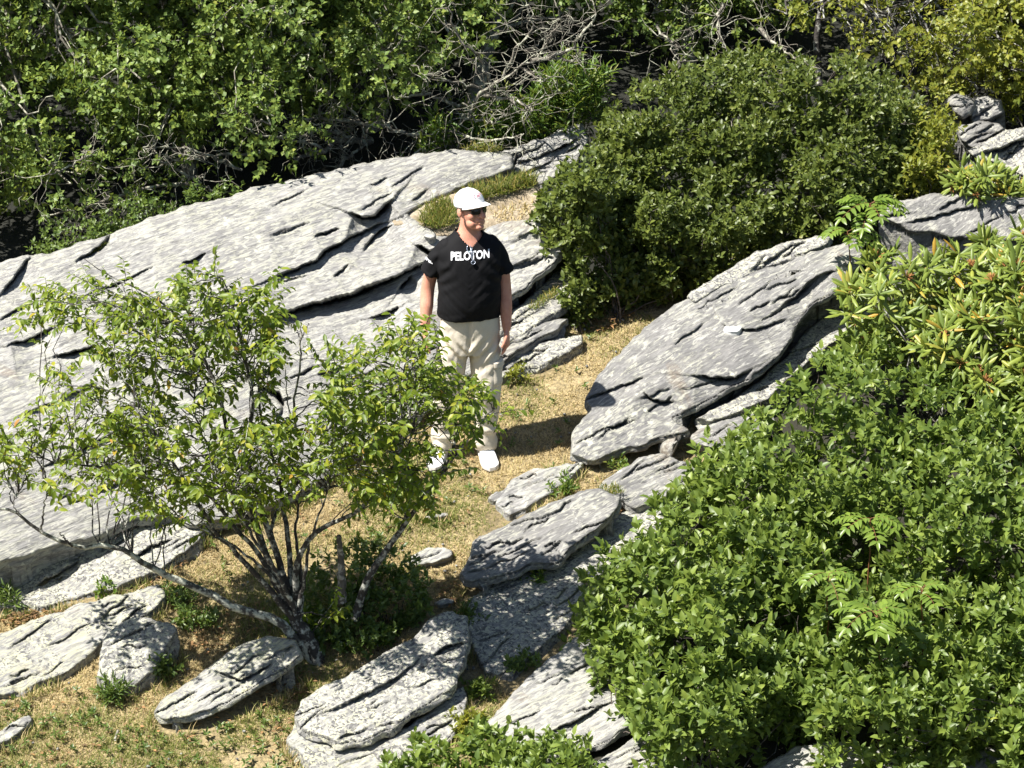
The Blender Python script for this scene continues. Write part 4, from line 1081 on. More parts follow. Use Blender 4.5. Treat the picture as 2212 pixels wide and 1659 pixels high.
# ------------------------------------------------------------------ the young tree in front of the big slab
TY = -1.91
tb0 = at_Y(np.array(690.0), np.array(1432.0), TY)
tree = empty('young_tree', (tb0[0], TY, float(ground_z(tb0[0:1], np.array([TY]))[0])), 'young many stemmed tree with bright green drooping leaves in front of the man', 'tree')
STEMS = []
def stem(name, line, dY0, dY1, r0, r1, mat=BARK_DARK, n=22, sides=7):
    x = np.array([p[0] for p in line], float); y = np.array([p[1] for p in line], float)
    q = at_Y(x, y, TY + np.linspace(dY0, dY1, len(line)))
    q = spline(q, n); q[1:] += RNG.normal(0, 0.004, q[1:].shape)
    t = Tubes(); t.add(q, [r0, (r0 + r1) * 0.45, r1], sides); t.build(name, mat, tree)
    STEMS.append(q)
    return q
stem('trunk', [(694, 1450), (668, 1385), (632, 1325), (612, 1275)], 0, 0.02, 0.050, 0.036)
stem('stem', [(650, 1360), (585, 1275), (530, 1215), (478, 1165), (435, 1095), (385, 1020), (345, 955), (290, 880)], 0, -0.45, 0.020, 0.005)
stem('stem', [(622, 1300), (575, 1190), (540, 1090), (503, 980), (478, 880), (440, 770), (395, 700), (340, 645), (250, 600), (180, 560)], 0.0, 0.15, 0.020, 0.002)
stem('stem', [(625, 1300), (592, 1180), (562, 1080), (535, 970), (545, 870), (525, 770), (505, 660), (480, 600)], 0.04, -0.05, 0.022, 0.003)
stem('stem', [(630, 1290), (622, 1160), (605, 1050), (580, 960), (560, 860), (590, 760)], 0.06, 0.35, 0.018, 0.004)
stem('stem', [(640, 1310), (640, 1219), (685, 1148), (763, 1109), (830, 1040), (870, 950), (860, 820)], 0.02, -0.25, 0.021, 0.004)
stem('stem', [(612, 1290), (560, 1200), (500, 1130), (440, 1060), (360, 1040), (230, 1010), (120, 1000), (50, 960)], -0.03, -0.30, 0.016, 0.003)
stem('stem', [(628, 1290), (600, 1200), (590, 1120), (640, 1050), (690, 960), (740, 870), (770, 770)], 0.03, 0.25, 0.015, 0.003)
stem('stem', [(606, 1270), (552, 1150), (500, 1060), (450, 960), (420, 880), (430, 800)], 0.02, 0.1, 0.013, 0.003)
stem('stem', [(640, 1330), (600, 1240), (545, 1160), (505, 1090), (470, 1040)], -0.05, -0.35, 0.015, 0.004)
stem('stem', [(650, 1330), (650, 1240), (640, 1150), (648, 1070), (665, 1000)], 0.05, 0.2, 0.014, 0.004)
stem('stem', [(645, 1320), (660, 1230), (672, 1160), (700, 1080), (720, 1010)], -0.03, -0.2, 0.013, 0.003)
stem('stem', [(632, 1310), (580, 1240), (520, 1190), (450, 1150), (380, 1120)], -0.05, -0.4, 0.012, 0.003)
stem('leaning_stem', [(767, 1338), (781, 1283), (809, 1223), (845, 1173), (877, 1127), (912, 1077), (960, 1010), (985, 930), (960, 820), (935, 690)], 0.12, 0.05, 0.026, 0.004)
stem('stem', [(870, 1135), (890, 1060), (880, 980), (900, 880), (880, 780)], 0.12, -0.2, 0.012, 0.003)
stem('stem', [(925, 1060), (990, 980), (1030, 920), (1075, 880)], 0.1, 0.2, 0.009, 0.002)
stem('low_branch', [(675, 1425), (630, 1370), (586, 1333), (497, 1308), (426, 1272), (355, 1240), (309, 1215), (263, 1187), (213, 1178), (156, 1180), (92, 1150), (39, 1112), (0, 1098), (-60, 1080)], 0, -0.30, 0.030, 0.005, bark_mat('bark_low_branch', (0.06, 0.055, 0.05), (0.42, 0.43, 0.36), 0.7, 22.0))
stem('low_branch', [(156, 1180), (140, 1165), (130, 1150)], -0.25, -0.27, 0.008, 0.003)
stem('low_branch', [(92, 1150), (94, 1105), (101, 1070), (95, 1030)], -0.27, -0.3, 0.007, 0.002)
stem('low_branch', [(45, 1115), (30, 1090), (40, 1060)], -0.28, -0.3, 0.004, 0.002)
stem('broken_stump', [(737, 1300), (738, 1240), (735, 1195), (733, 1158)], 0.12, 0.10, 0.030, 0.014, bark_mat('bark_stump', (0.10, 0.085, 0.07), (0.40, 0.38, 0.33), 0.6))
stem('bare_twig', [(645, 960), (635, 900), (640, 850), (648, 790), (650, 740), (652, 705)], 0.35, 0.35, 0.009, 0.004, BARK_PALE)
stem('bare_twig', [(650, 735), (640, 715), (625, 700)], 0.35, 0.36, 0.004, 0.002)
stem('bare_twig', [(650, 735), (660, 712), (668, 700)], 0.35, 0.34, 0.003, 0.002)
stem('bare_twig', [(640, 930), (622, 870), (615, 800), (612, 760)], 0.35, 0.40, 0.005, 0.002, BARK_PALE)
lvt = Leaves(T_FULL); tbt = Tubes()
REGIONS = [
    ([(395, 590), (440, 572), (480, 600), (520, 625), (590, 625), (600, 740), (540, 780), (420, 760), (395, 680)], 42, (-0.35, 0.25)),
    ([(130, 640), (200, 612), (300, 640), (390, 690), (400, 740), (330, 715), (250, 715), (140, 690)], 30, (-0.2, 0.3)),
    ([(40, 690), (100, 680), (170, 690), (160, 705), (60, 700)], 5, (-0.1, 0.2)),
    ([(230, 745), (340, 735), (470, 750), (600, 770), (605, 840), (560, 880), (430, 870), (300, 850), (230, 800)], 46, (-0.4, 0.4)),
    ([(95, 830), (140, 815), (200, 860), (330, 880), (330, 960), (230, 960), (120, 930)], 26, (-0.5, 0.2)),
    ([(0, 930), (60, 905), (140, 960), (190, 1040), (120, 1060), (0, 1050)], 22, (-0.5, 0.0)),
    ([(150, 960), (400, 905), (560, 910), (700, 930), (720, 1040), (560, 1060), (400, 1060), (200, 1050)], 100, (-0.65, 0.5)),
    ([(280, 1040), (600, 1040), (590, 1100), (470, 1150), (330, 1130), (270, 1090)], 34, (-0.6, 0.1)),
    ([(700, 830), (760, 770), (850, 745), (905, 715), (930, 770), (960, 820), (1000, 860), (1030, 895), (975, 960), (900, 1040), (760, 1070), (700, 1000)], 145, (-0.55, 0.45)),
    ([(1000, 830), (1060, 850), (1085, 890), (1030, 930), (990, 900)], 9, (-0.2, 0.3)),
    ([(760, 1040), (900, 1030), (970, 990), (950, 1060), (880, 1110), (800, 1100)], 22, (-0.45, 0.2)),
    ([(640, 1330), (720, 1320), (720, 1350), (660, 1365)], 4, (-0.15, 0.1)),
]
allst = np.concatenate(STEMS)
for poly, n, (d0, d1) in REGIONS:
    p2 = sample_poly(poly, n)
    P = at_Y(p2[:, 0], p2[:, 1], TY + RNG.uniform(d0, d1, n))
    src = np.empty_like(P)
    for i in range(n):
        m = allst[:, 2] < P[i, 2] + 0.02
        c = allst[m] if m.any() else allst
        j = np.argsort(((c - P[i]) ** 2).sum(1))[RNG.integers(0, 6)]
        src[i] = c[j]
        tbt.add(wander(src[i], P[i], 7, 0.10, 0.05), [0.0045, 0.0022], 4)
    ax = unit(P - src) + np.array([0, -0.05, 0.2]) + RNG.normal(0, 0.4, (n, 3))
    L = RNG.uniform(0.14, 0.26, n)
    twigs_sprays(lvt, tbt, P, ax, L, 12, 0.052, 0.0225, 0.6)
    # a second, shorter shoot from each twig
    for rep in range(2):
        ax2 = ax + RNG.normal(0, 0.8, (n, 3))
        twigs_sprays(lvt, tbt, P + RNG.normal(0, 0.05, P.shape), ax2, L * 0.75, 9, 0.050, 0.022, 0.55)
lvt.build('foliage', L_TREE, tree, 300)
tbt.build('twigs', BARK_DARK, tree, 'stuff')

# ------------------------------------------------------------------ undergrowth in the shade of the young tree
UG = 'small green plants in the grass and between the rocks'
canopy_shrub('undergrowth', 'dark green undergrowth around the foot of the young tree',
             [(640, 1350), (660, 1240), (720, 1180), (800, 1165), (860, 1190), (925, 1250), (925, 1320), (880, 1370), (780, 1400), (700, 1405)], 0.26, 0.10, L_LOW, 420, 0.042, 0.022, 8, 0.09, lump=0.06, edge_w=20, edge_h=0.08, depth=0.2, tmpl=T_FULL, category='undergrowth', n_parts=80)
def plant(label, px, py, r, n, h, mat=L_LOW, ll=0.04, lw=0.018, tmpl=T_FULL):
    a = np.linspace(0, 6.28, 9)[:-1]
    canopy_shrub('ground_plant', label, [(px + r * math.cos(t) * RNG.uniform(.7, 1.2), py + 0.6 * r * math.sin(t) * RNG.uniform(.7, 1.2)) for t in a], h, h * 0.6, mat, n, ll, lw, 7, 0.07, lump=0.02, edge_w=10, edge_h=h * 0.5,
                 depth=0.08, roots=2, stems=5, category='plant', tmpl=tmpl, stem_r=0.003, group=UG)
plant('dark leafy plant beside the upright boulder under the low branch', 350, 1440, 34, 40, 0.12)
plant('spiky green plant in front of the upright boulder', 250, 1495, 34, 36, 0.08, ll=0.06, lw=0.012)
plant('leafy plant under the middle of the low branch', 390, 1290, 40, 40, 0.10)
plant('shaded plant between the upright boulder and the tilted slab', 430, 1340, 46, 46, 0.10)
plant('yellow green plant in front of the leaning stem', 815, 1375, 34, 30, 0.12, L_WEED, 0.04, 0.018)
plant('sunlit leafy shoots at the base of the trunk', 655, 1345, 40, 36, 0.18, L_WEED, 0.042, 0.02)
plant('green plant in the crack between broad slab and dark rock face', 1035, 1490, 30, 30, 0.10, L_LEAFY)
plant('green plant at the top of the crack beside the dark rock face', 1015, 1330, 26, 24, 0.10)
plant('yellowish plant with red leaves between the broad slab and the bottom shrub', 1010, 1560, 44, 46, 0.14, L_GOLD, 0.05, 0.022)
plant('small plant growing at the upper edge of the leaning slab', 1130, 1440, 34, 26, 0.08)
plant('small shoots against the undercut slab', 1150, 1255, 34, 22, 0.06, L_WEED)
plant('small green tuft by the foot of the mossy rock', 1120, 810, 26, 22, 0.06, L_GOLD, 0.035, 0.015)
plant('little plant in the grass above the rounded grey rock', 1330, 1012, 22, 16, 0.05, L_WEED, 0.03, 0.012)
plant('green weeds in the grass above the undercut slab', 1215, 1050, 34, 30, 0.05, L_WEED, 0.04, 0.012)
plant('small weed at the left edge of the lichen crusted ledge', 20, 1295, 30, 24, 0.10, L_LOW, 0.06, 0.012)
plant('small weed in front of the lichen crusted ledge', 225, 1275, 26, 14, 0.05, L_WEED)

# ------------------------------------------------------------------ grass
G_DRY = leaf_mat('grass_dry', [(0.0, (0.22, 0.16, 0.075)), (0.35, (0.44, 0.34, 0.17)), (0.75, (0.56, 0.45, 0.25)), (0.92, (0.38, 0.34, 0.13)), (1.0, (0.18, 0.22, 0.06))], 0.25, 0.7, 0.2, (0.5, 0.42, 0.15), 0.25)
G_GREEN = leaf_mat('grass_green', [(0.0, (0.11, 0.14, 0.03)), (0.6, (0.20, 0.22, 0.06)), (1.0, (0.38, 0.32, 0.13))], 0.3, 0.6, 0.25)
def blades(name, P, ll, lw, mat, up=0.55, parent=None):
    n = len(P)
    ax = RNG.normal(0, 1, (n, 3)); ax[:, 2] = np.abs(ax[:, 2]) * up + 0.12
    lv = Leaves(T_BLADE)
    lv.add(P, ax, np.array([0, 0, 1.0]) + RNG.normal(0, 0.3, (n, 3)), RNG.uniform(0.6, 1.4, n) * ll, lw)
    return lv.build(name, mat, parent)
GRASS = [(-60, 1260), (300, 1180), (430, 1080), (700, 960), (1000, 800), (1080, 780), (1200, 700), (1240, 640), (1400, 640), (1420, 700), (1300, 830), (1260, 900), (1240, 990), (1500, 930), (1540, 1000), (1400, 1080), (1300, 1080), (1040, 1260), (1060, 1340), (1020, 1400), (1110, 1520), (1060, 1740), (-60, 1740)]
g2 = sample_poly(GRASS, 170000)
gp = at_h(g2[:, 0], g2[:, 1], 0.0)
gp = gp[~on_rock(gp[:, :2])]
gp[:, 2] = ground_z(gp[:, 0], gp[:, 1]) - 0.003
gn = fbm(np.stack([gp[:, 0] * 1.6, gp[:, 1] * 1.6, np.zeros(len(gp))], -1), 3, 23)
worn = fbm(np.stack([gp[:, 0] * 2.6, gp[:, 1] * 2.6, np.full(len(gp), 4.0)], -1), 4, 31) + RNG.normal(0, 0.08, len(gp))
keepg = worn > -0.24
gp, gn = gp[keepg], gn[keepg]
px, _ = proj(gp)
green_bias = 0.05 * sm(px[:, 1], 1250, 1600) + 0.05 * (px[:, 1] > 1000)
isg = (gn + green_bias + RNG.normal(0, 0.22, len(gp))) > 0.36
tag(blades('dry_grass', gp[~isg], 0.031, 0.0040, G_DRY), kind='stuff')
tag(blades('green_grass', gp[isg], 0.034, 0.0040, G_GREEN, 0.8), kind='stuff')

fr = []
for poly, lab in ROCKS_XY:
    c = poly.mean(0)
    if not (-3.3 < c[0] < 1.2 and c[1] < 0.6): continue
    e = np.roll(poly, -1, 0) - poly; n_ = np.stack([e[:, 1], -e[:, 0]], 1); n_ = unit(n_)
    m = len(poly) * 9
    i = RNG.integers(0, len(poly), m)
    clump = fbm(np.concatenate([poly[i] * 5.0, np.full((m, 1), 2.0)], 1), 2, 77) > -0.12
    q = poly[i] + e[i] * RNG.random((m, 1)) + unit(poly[i] - c) * RNG.uniform(-0.01, 0.05, (m, 1))
    fr.append(q[clump])
fr = np.concatenate(fr); fr = fr[~on_rock(fr)]
fz = np.concatenate([fr, ground_z(fr[:, 0], fr[:, 1])[:, None]], 1)
pf, _ = proj(fz); fz = fz[inside(pf, GRASS)]
pick = RNG.random(len(fz)) < 0.5
tag(blades('edge_grass', fz[pick], 0.075, 0.005, G_GREEN, 1.6), kind='stuff')
tag(blades('edge_straw', fz[~pick], 0.07, 0.005, G_DRY, 1.3), kind='stuff')

w2 = sample_poly([(-40, 1500), (200, 1490), (330, 1570), (620, 1530), (640, 1640), (640, 1700), (-40, 1700)], 170)
w2 = np.concatenate([w2, sample_poly([(450, 1180), (700, 1100), (1000, 980), (1060, 1080), (960, 1180), (860, 1180), (640, 1250), (420, 1280)], 60), sample_poly([(1080, 800), (1300, 720), (1240, 960), (1080, 1000)], 26)])
wp = at_h(w2[:, 0], w2[:, 1], 0.01); wp = wp[~on_rock(wp[:, :2])]
lvw = Leaves(T_FULL)
sprigs(lvw, wp, np.array([0, -0.1, 1.0]) + RNG.normal(0, 0.3, wp.shape), RNG.uniform(0.01, 0.035, len(wp)), 7, 0.034, 0.013, (0.7, 1.4))
tag(lvw.build('turf_weeds', L_LOW, None), kind='stuff')
peb = sample_poly(GRASS, 260); pp = at_h(peb[:, 0], peb[:, 1], 0.004); pp = pp[~on_rock(pp[:, :2])]
tp_ = Tubes()
for c in pp:
    r_ = RNG.uniform(0.004, 0.012); d_ = unit(RNG.normal(0, 1, 3) * np.array([1, 1, 0.2])) * r_
    tp_.add(np.stack([c - d_, c - d_ * 0.4, c + d_ * 0.5, c + d_]), [r_ * 0.3, r_ * 0.8, r_ * 0.7, r_ * 0.25], 6)
tag(obj('gravel', mesh_arrays('gravel', np.concatenate(tp_.v), np.concatenate(tp_.f)), R_GREY), kind='stuff')

def tuft(label, poly, ht, hb, n, ll, mat, lw=0.005):
    p2 = sample_poly(poly, n); lo = min(p[1] for p in poly); hi = max(p[1] for p in poly)
    h = ht + (hb - ht) * (p2[:, 1] - lo) / (hi - lo)
    P = at_h(p2[:, 0], p2[:, 1], h); P[:, 2] -= 0.015
    c = P.mean(0)
    r = empty('grass_tuft', c, label, 'grass tuft', 'grass tufts growing on the rocks')
    blades('blades', P, ll, lw, mat, 1.0, r)
G_MIX = leaf_mat('grass_mixed', [(0.0, (0.07, 0.11, 0.02)), (0.5, (0.15, 0.17, 0.04)), (1.0, (0.36, 0.27, 0.08))], 0.3, 0.6, 0.25)
tuft('grass tuft on the earth pocket left of the white cap', [(905, 470), (915, 445), (960, 428), (985, 440), (985, 480), (950, 490), (915, 485)], 0.50, 0.45, 900, 0.075, G_MIX)
tuft('long grass along the top of the earth pocket behind the white cap', [(985, 420), (1040, 402), (1110, 385), (1155, 375), (1160, 395), (1110, 412), (1050, 425), (1000, 435)], 0.52, 0.48, 1100, 0.085, G_MIX)
tuft('dry sparse grass on the bare earth right of the cap', [(1060, 450), (1150, 425), (1165, 470), (1080, 490)], 0.46, 0.43, 260, 0.04, G_DRY)
tuft('grass tuft in the crack at the upper left of the big slab', [(20, 620), (50, 590), (85, 575), (80, 595), (45, 625)], 0.66, 0.62, 320, 0.05, G_MIX)
tuft('small mossy tuft beside the upper left crack of the big slab', [(95, 608), (115, 592), (130, 592), (110, 615)], 0.65, 0.63, 160, 0.035, G_MIX)
tuft('mossy tuft in the crack below the low green bush', [(160, 568), (190, 545), (225, 520), (235, 525), (200, 555), (170, 575)], 0.72, 0.66, 260, 0.04, G_MIX)
tuft('grass tuft at the lower left of the big slab', [(0, 860), (20, 820), (45, 800), (60, 815), (30, 850), (5, 875)], 0.52, 0.48, 320, 0.04, G_MIX)
tuft('pale moss tuft above the lower left grass tuft on the slab', [(45, 805), (65, 785), (85, 785), (80, 800), (60, 812)], 0.56, 0.54, 160, 0.03, G_MIX)
tuft('grassy strip along the notch where slab and crest meet', [(1000, 318), (1050, 312), (1085, 318), (1075, 326), (1020, 328)], 0.52, 0.50, 260, 0.06, G_MIX)
tuft('grass tuft in the gap under the blocky rock', [(1140, 660), (1180, 630), (1205, 612), (1200, 635), (1160, 665)], 0.18, 0.18, 220, 0.04, G_MIX)
tuft('mossy grass in the joint between undercut slab and rounded rock', [(1290, 1050), (1330, 1040), (1350, 1060), (1310, 1068)], 0.17, 0.17, 220, 0.035, G_MIX)

# fallen leaves and needles
LIT = leaf_mat('leaf_litter', [(0.0, (0.09, 0.06, 0.035)), (0.5, (0.20, 0.12, 0.06)), (1.0, (0.36, 0.20, 0.09))], 0.15, 0.7, 0.2)
lp = []
for poly, n in (([(-30, 1500), (300, 1520), (640, 1540), (640, 1680), (-30, 1680)], 150), ([(640, 1060), (1000, 960), (1080, 1060), (960, 1180), (640, 1240)], 70), ([(1255, 1170), (1330, 1100), (1350, 1100), (1290, 1160)], 160), ([(1200, 690), (1290, 660), (1360, 680), (1300, 720)], 140), ([(200, 1275), (340, 1240), (420, 1200), (330, 1265)], 120),
                ([(390, 1330), (560, 1300), (640, 1380), (520, 1400), (420, 1420)], 220), ([(560, 1440), (700, 1440), (640, 1520), (560, 1520)], 120), ([(20, 1320), (150, 1315), (60, 1345), (0, 1350)], 120), ([(990, 1540), (1060, 1540), (1060, 1590), (1000, 1600)], 60), ([(940, 1250), (1020, 1250), (1010, 1300), (950, 1310)], 60), ([(1450, 650), (1330, 690), (1340, 640)], 60)):
    q = sample_poly(poly, n); lp.append(at_h(q[:, 0], q[:, 1], 0.012))
lp = np.concatenate(lp); lv = Leaves(T_SIMPLE)
lp[:, 2] = np.maximum(lp[:, 2], ground_z(lp[:, 0], lp[:, 1]) + 0.006)
lv.add(lp, RNG.normal(0, 1, (len(lp), 3)) * np.array([1, 1, 0.15]) + np.array([0, SLOPE * 0, 0]), np.array([0, 0, 1.0]) + RNG.normal(0, 0.2, (len(lp), 3)), RNG.uniform(0.025, 0.045, len(lp)), 0.018)
tag(lv.build('leaf_litter', LIT, None), kind='stuff')
t = Tubes(); sp = at_h(np.array([248.0, 252, 255]), np.array([1598.0, 1588, 1578]), 0.02); t.add(sp, [0.008, 0.007], 6)
st = t.build('stick', BARK_PALE, None); tag(st, 'short pale stick lying in the grass in front of the tilted slab', 'stick', kind='thing')
# ------------------------------------------------------------------ the man
SKIN, _nt, _N, _L, _B = new_mat('skin')
_tc = _N.new('ShaderNodeTexCoord')
_L.new(ramp(_nt, noise(_nt, _tc.outputs['Object'], 22.0, 4), [(0.3, (0.50, 0.22, 0.15)), (0.7, (0.60, 0.30, 0.21))]), _B.inputs['Base Color'])
_B.inputs['Roughness'].default_value = 0.5; _B.inputs['Specular IOR Level'].default_value = 0.4
_B.inputs['Subsurface Weight'].default_value = 0.12; _B.inputs['Subsurface Radius'].default_value = (0.012, 0.004, 0.002); _B.inputs['Subsurface Scale'].default_value = 0.5
SHIRT = plain_mat('black_cotton', (0.0055, 0.0055, 0.0065), 0.8, 0.18, var=0.1, scale=300.0)
CREAM = plain_mat('cream_canvas', (0.62, 0.56, 0.46), 0.85, 0.2, var=0.05, scale=120.0, bmp=0.002)
WHITE = plain_mat('white_cotton', (0.80, 0.80, 0.79), 0.8, 0.2)
SHOEW = plain_mat('white_mesh_shoe', (0.78, 0.77, 0.76), 0.6, 0.3, var=0.08, scale=160.0)
SOLE = plain_mat('shoe_sole', (0.62, 0.60, 0.58), 0.7, 0.3)
PRINT = plain_mat('white_print', (0.82, 0.83, 0.85), 0.5, 0.4)
PINK = plain_mat('pink_thread', (0.72, 0.30, 0.36), 0.7, 0.3)
LENS = plain_mat('dark_lens', (0.008, 0.008, 0.008), 0.08, 0.6)
BRIMU = plain_mat('brim_underside', (0.24, 0.20, 0.15), 0.85, 0.2)
FRAME = plain_mat('black_frame', (0.012, 0.011, 0.010), 0.3, 0.5)
HAIR = plain_mat('grey_hair', (0.30, 0.28, 0.26), 0.7, 0.3, var=0.3, scale=200.0)
WIRE = plain_mat('pale_wire', (0.55, 0.60, 0.72), 0.25, 0.6, 0.6)
GLASS, _nt, _N, _L, _B = new_mat('clear_lens')
_B.inputs['Base Color'].default_value = (0.55, 0.72, 0.78, 1); _B.inputs['Roughness'].default_value = 0.05; _B.inputs['Alpha'].default_value = 0.45

YAW = math.radians(11)
def yawed(p, a=YAW):
    p = np.asarray(p, float); c, s = math.cos(a), math.sin(a)
    return np.stack([p[..., 0] * c - p[..., 1] * s, p[..., 0] * s + p[..., 1] * c, p[..., 2]], -1)

class Solid:                        # closed pieces, fused into one skin by a voxel remesh
    def __init__(self): self.v, self.f, self.n = [], [], 0
    def grid(self, rings):          # rings: m x s x 3, closed with end caps
        rings = np.asarray(rings, float); m, s, _ = rings.shape
        V = rings.reshape(-1, 3); base = self.n
        caps = np.stack([rings[0].mean(0), rings[-1].mean(0)])
        i = np.arange(m - 1)[:, None] * s; j = np.arange(s)[None]; j2 = (j + 1) % s
        t1 = np.stack([i + j, i + j2, i + s + j2], -1).reshape(-1, 3); t2 = np.stack([i + j, i + s + j2, i + s + j], -1).reshape(-1, 3)
        a = m * s; jj = np.arange(s); jn = (jj + 1) % s
        c1 = np.stack([np.full(s, a), jn, jj], -1); c2 = np.stack([np.full(s, a + 1), (m - 1) * s + jj, (m - 1) * s + jn], -1)
        self.v.append(np.concatenate([V, caps])); self.f.append(np.concatenate([t1, t2, c1, c2]) + base); self.n += m * s + 2
    def loft(self, secs, s=28, fn=None):
        """secs: (cx, cy, cz, rx, ry[, power]) horizontal sections"""
        secs = np.array([tuple(q) + ((2.0,) if len(q) < 6 else ()) for q in secs], float)
        k = np.linspace(0, len(secs) - 1, (len(secs) - 1) * 4 + 1)
        S = np.stack([np.interp(k, np.arange(len(secs)), secs[:, c]) for c in range(6)], 1)
        for _ in range(3):
            S[1:-1] = 0.5 * S[1:-1] + 0.25 * (S[2:] + S[:-2])
        a = np.linspace(0, 2 * math.pi, s, endpoint=False)
        ca, sa = np.cos(a)[None], np.sin(a)[None]; e = 2.0 / S[:, 5:6]
        R = np.stack([S[:, 0:1] + S[:, 3:4] * np.sign(ca) * np.abs(ca) ** e, S[:, 1:2] + S[:, 4:5] * np.sign(sa) * np.abs(sa) ** e, np.broadcast_to(S[:, 2:3], (len(S), s))], -1)
        self.grid(fn(R) if fn else R)
    def limb(self, pts, radii, n=20, s=16, flat=1.0, fdir=None, flat_end=False):
        q = spline(pts, n) if len(pts) > 2 else np.linspace(pts[0], pts[1], n)
        r = np.interp(np.linspace(0, 1, len(q)), np.linspace(0, 1, len(radii)), radii)
        tan = unit(np.gradient(q, axis=0))
        ref = np.array(fdir if fdir is not None else ((0, 1.0, 0) if abs(tan[0][1]) < 0.8 else (1.0, 0, 0)))
        a = unit(np.cross(tan, ref)); b = np.cross(tan, a)
        # rounded ends
        ext = []
        for end in (0, -1):
            sg = -1 if end == 0 else 1
            ext.append([(q[end] + tan[end] * sg * r[end] * math.sin(t), r[end] * math.cos(t), a[end], b[end]) for t in (0.5, 1.0, 1.4)])
        if flat_end: ext[1] = []
        rows = ext[0][::-1] + [(q[i], r[i], a[i], b[i]) for i in range(len(q))] + ext[1]
        ang = np.linspace(0, 2 * math.pi, s, endpoint=False)
        R = np.stack([c + rr * (np.cos(ang)[:, None] * aa * flat + np.sin(ang)[:, None] * bb) for c, rr, aa, bb in rows])
        self.grid(R)
    def ball(self, c, r, s=20, m=12, fn=None):
        r = np.broadcast_to(r, (3,)); th = np.linspace(0.12, math.pi - 0.12, m); ph = np.linspace(0, 2 * math.pi, s, endpoint=False)
        R = np.stack([np.sin(th)[:, None] * np.cos(ph)[None], np.sin(th)[:, None] * np.sin(ph)[None], np.broadcast_to(np.cos(th)[:, None], (m, s))], -1) * r + np.asarray(c)
        self.grid(fn(R) if fn else R)
    def raw(self, name): return mesh_arrays(name, np.concatenate(self.v), np.concatenate(self.f))
    def fuse(self, name, voxel, smooth=4, factor=0.5):
        me = self.raw(name + '_raw')
        o = bpy.data.objects.new(name + '_raw', me); COL.objects.link(o)
        r = o.modifiers.new('r', 'REMESH'); r.mode = 'VOXEL'; r.voxel_size = voxel
        sm_ = o.modifiers.new('s', 'SMOOTH'); sm_.factor = factor; sm_.iterations = smooth
        dg = bpy.context.evaluated_depsgraph_get()
        out = bpy.data.meshes.new_from_object(o.evaluated_get(dg)); out.name = name
        bpy.data.objects.remove(o); bpy.data.meshes.remove(me)
        out.polygons.foreach_set('use_smooth', np.ones(len(out.polygons), bool))
        return out

def co_no(me):
    v = np.empty(len(me.vertices) * 3, np.float32); me.vertices.foreach_get('co', v)
    n = np.empty(len(me.vertices) * 3, np.float32); me.vertices.foreach_get('normal', n)
    return v.reshape(-1, 3).astype(float), n.reshape(-1, 3).astype(float)

def set_co(me, v):
    me.vertices.foreach_set('co', v.astype(np.float32).ravel()); me.update()

mp_ = at_h(np.array(1015.0), np.array(982.0), 0.0)
MAN = empty('person', (mp_[0], mp_[1], float(ground_z(mp_[0:1], mp_[1:2])[0])), 'standing man in black printed t-shirt, cream trousers, white cap and dark sunglasses', 'person')

# head frame
HYAW = math.radians(42); HPITCH = math.radians(-6)
HC = np.array([0.012, -0.035, 1.562])
def headed(p):
    p = np.asarray(p, float)
    c, s = math.cos(HPITCH), math.sin(HPITCH)
    p = np.stack([p[..., 0], p[..., 1] * c - p[..., 2] * -s * -1, p[..., 1] * -s * -1 + p[..., 2] * c], -1)
    return yawed(p * 0.95, HYAW) + HC

SHR, SHL = np.array([-0.175, 0.005, 1.335]), np.array([0.175, 0.005, 1.335])
ELR, ELL = np.array([-0.243, 0.03, 1.065]), np.array([0.208, 0.035, 1.06])
WRR, WRL = np.array([-0.262, -0.035, 0.835]), np.array([0.222, -0.03, 0.825])

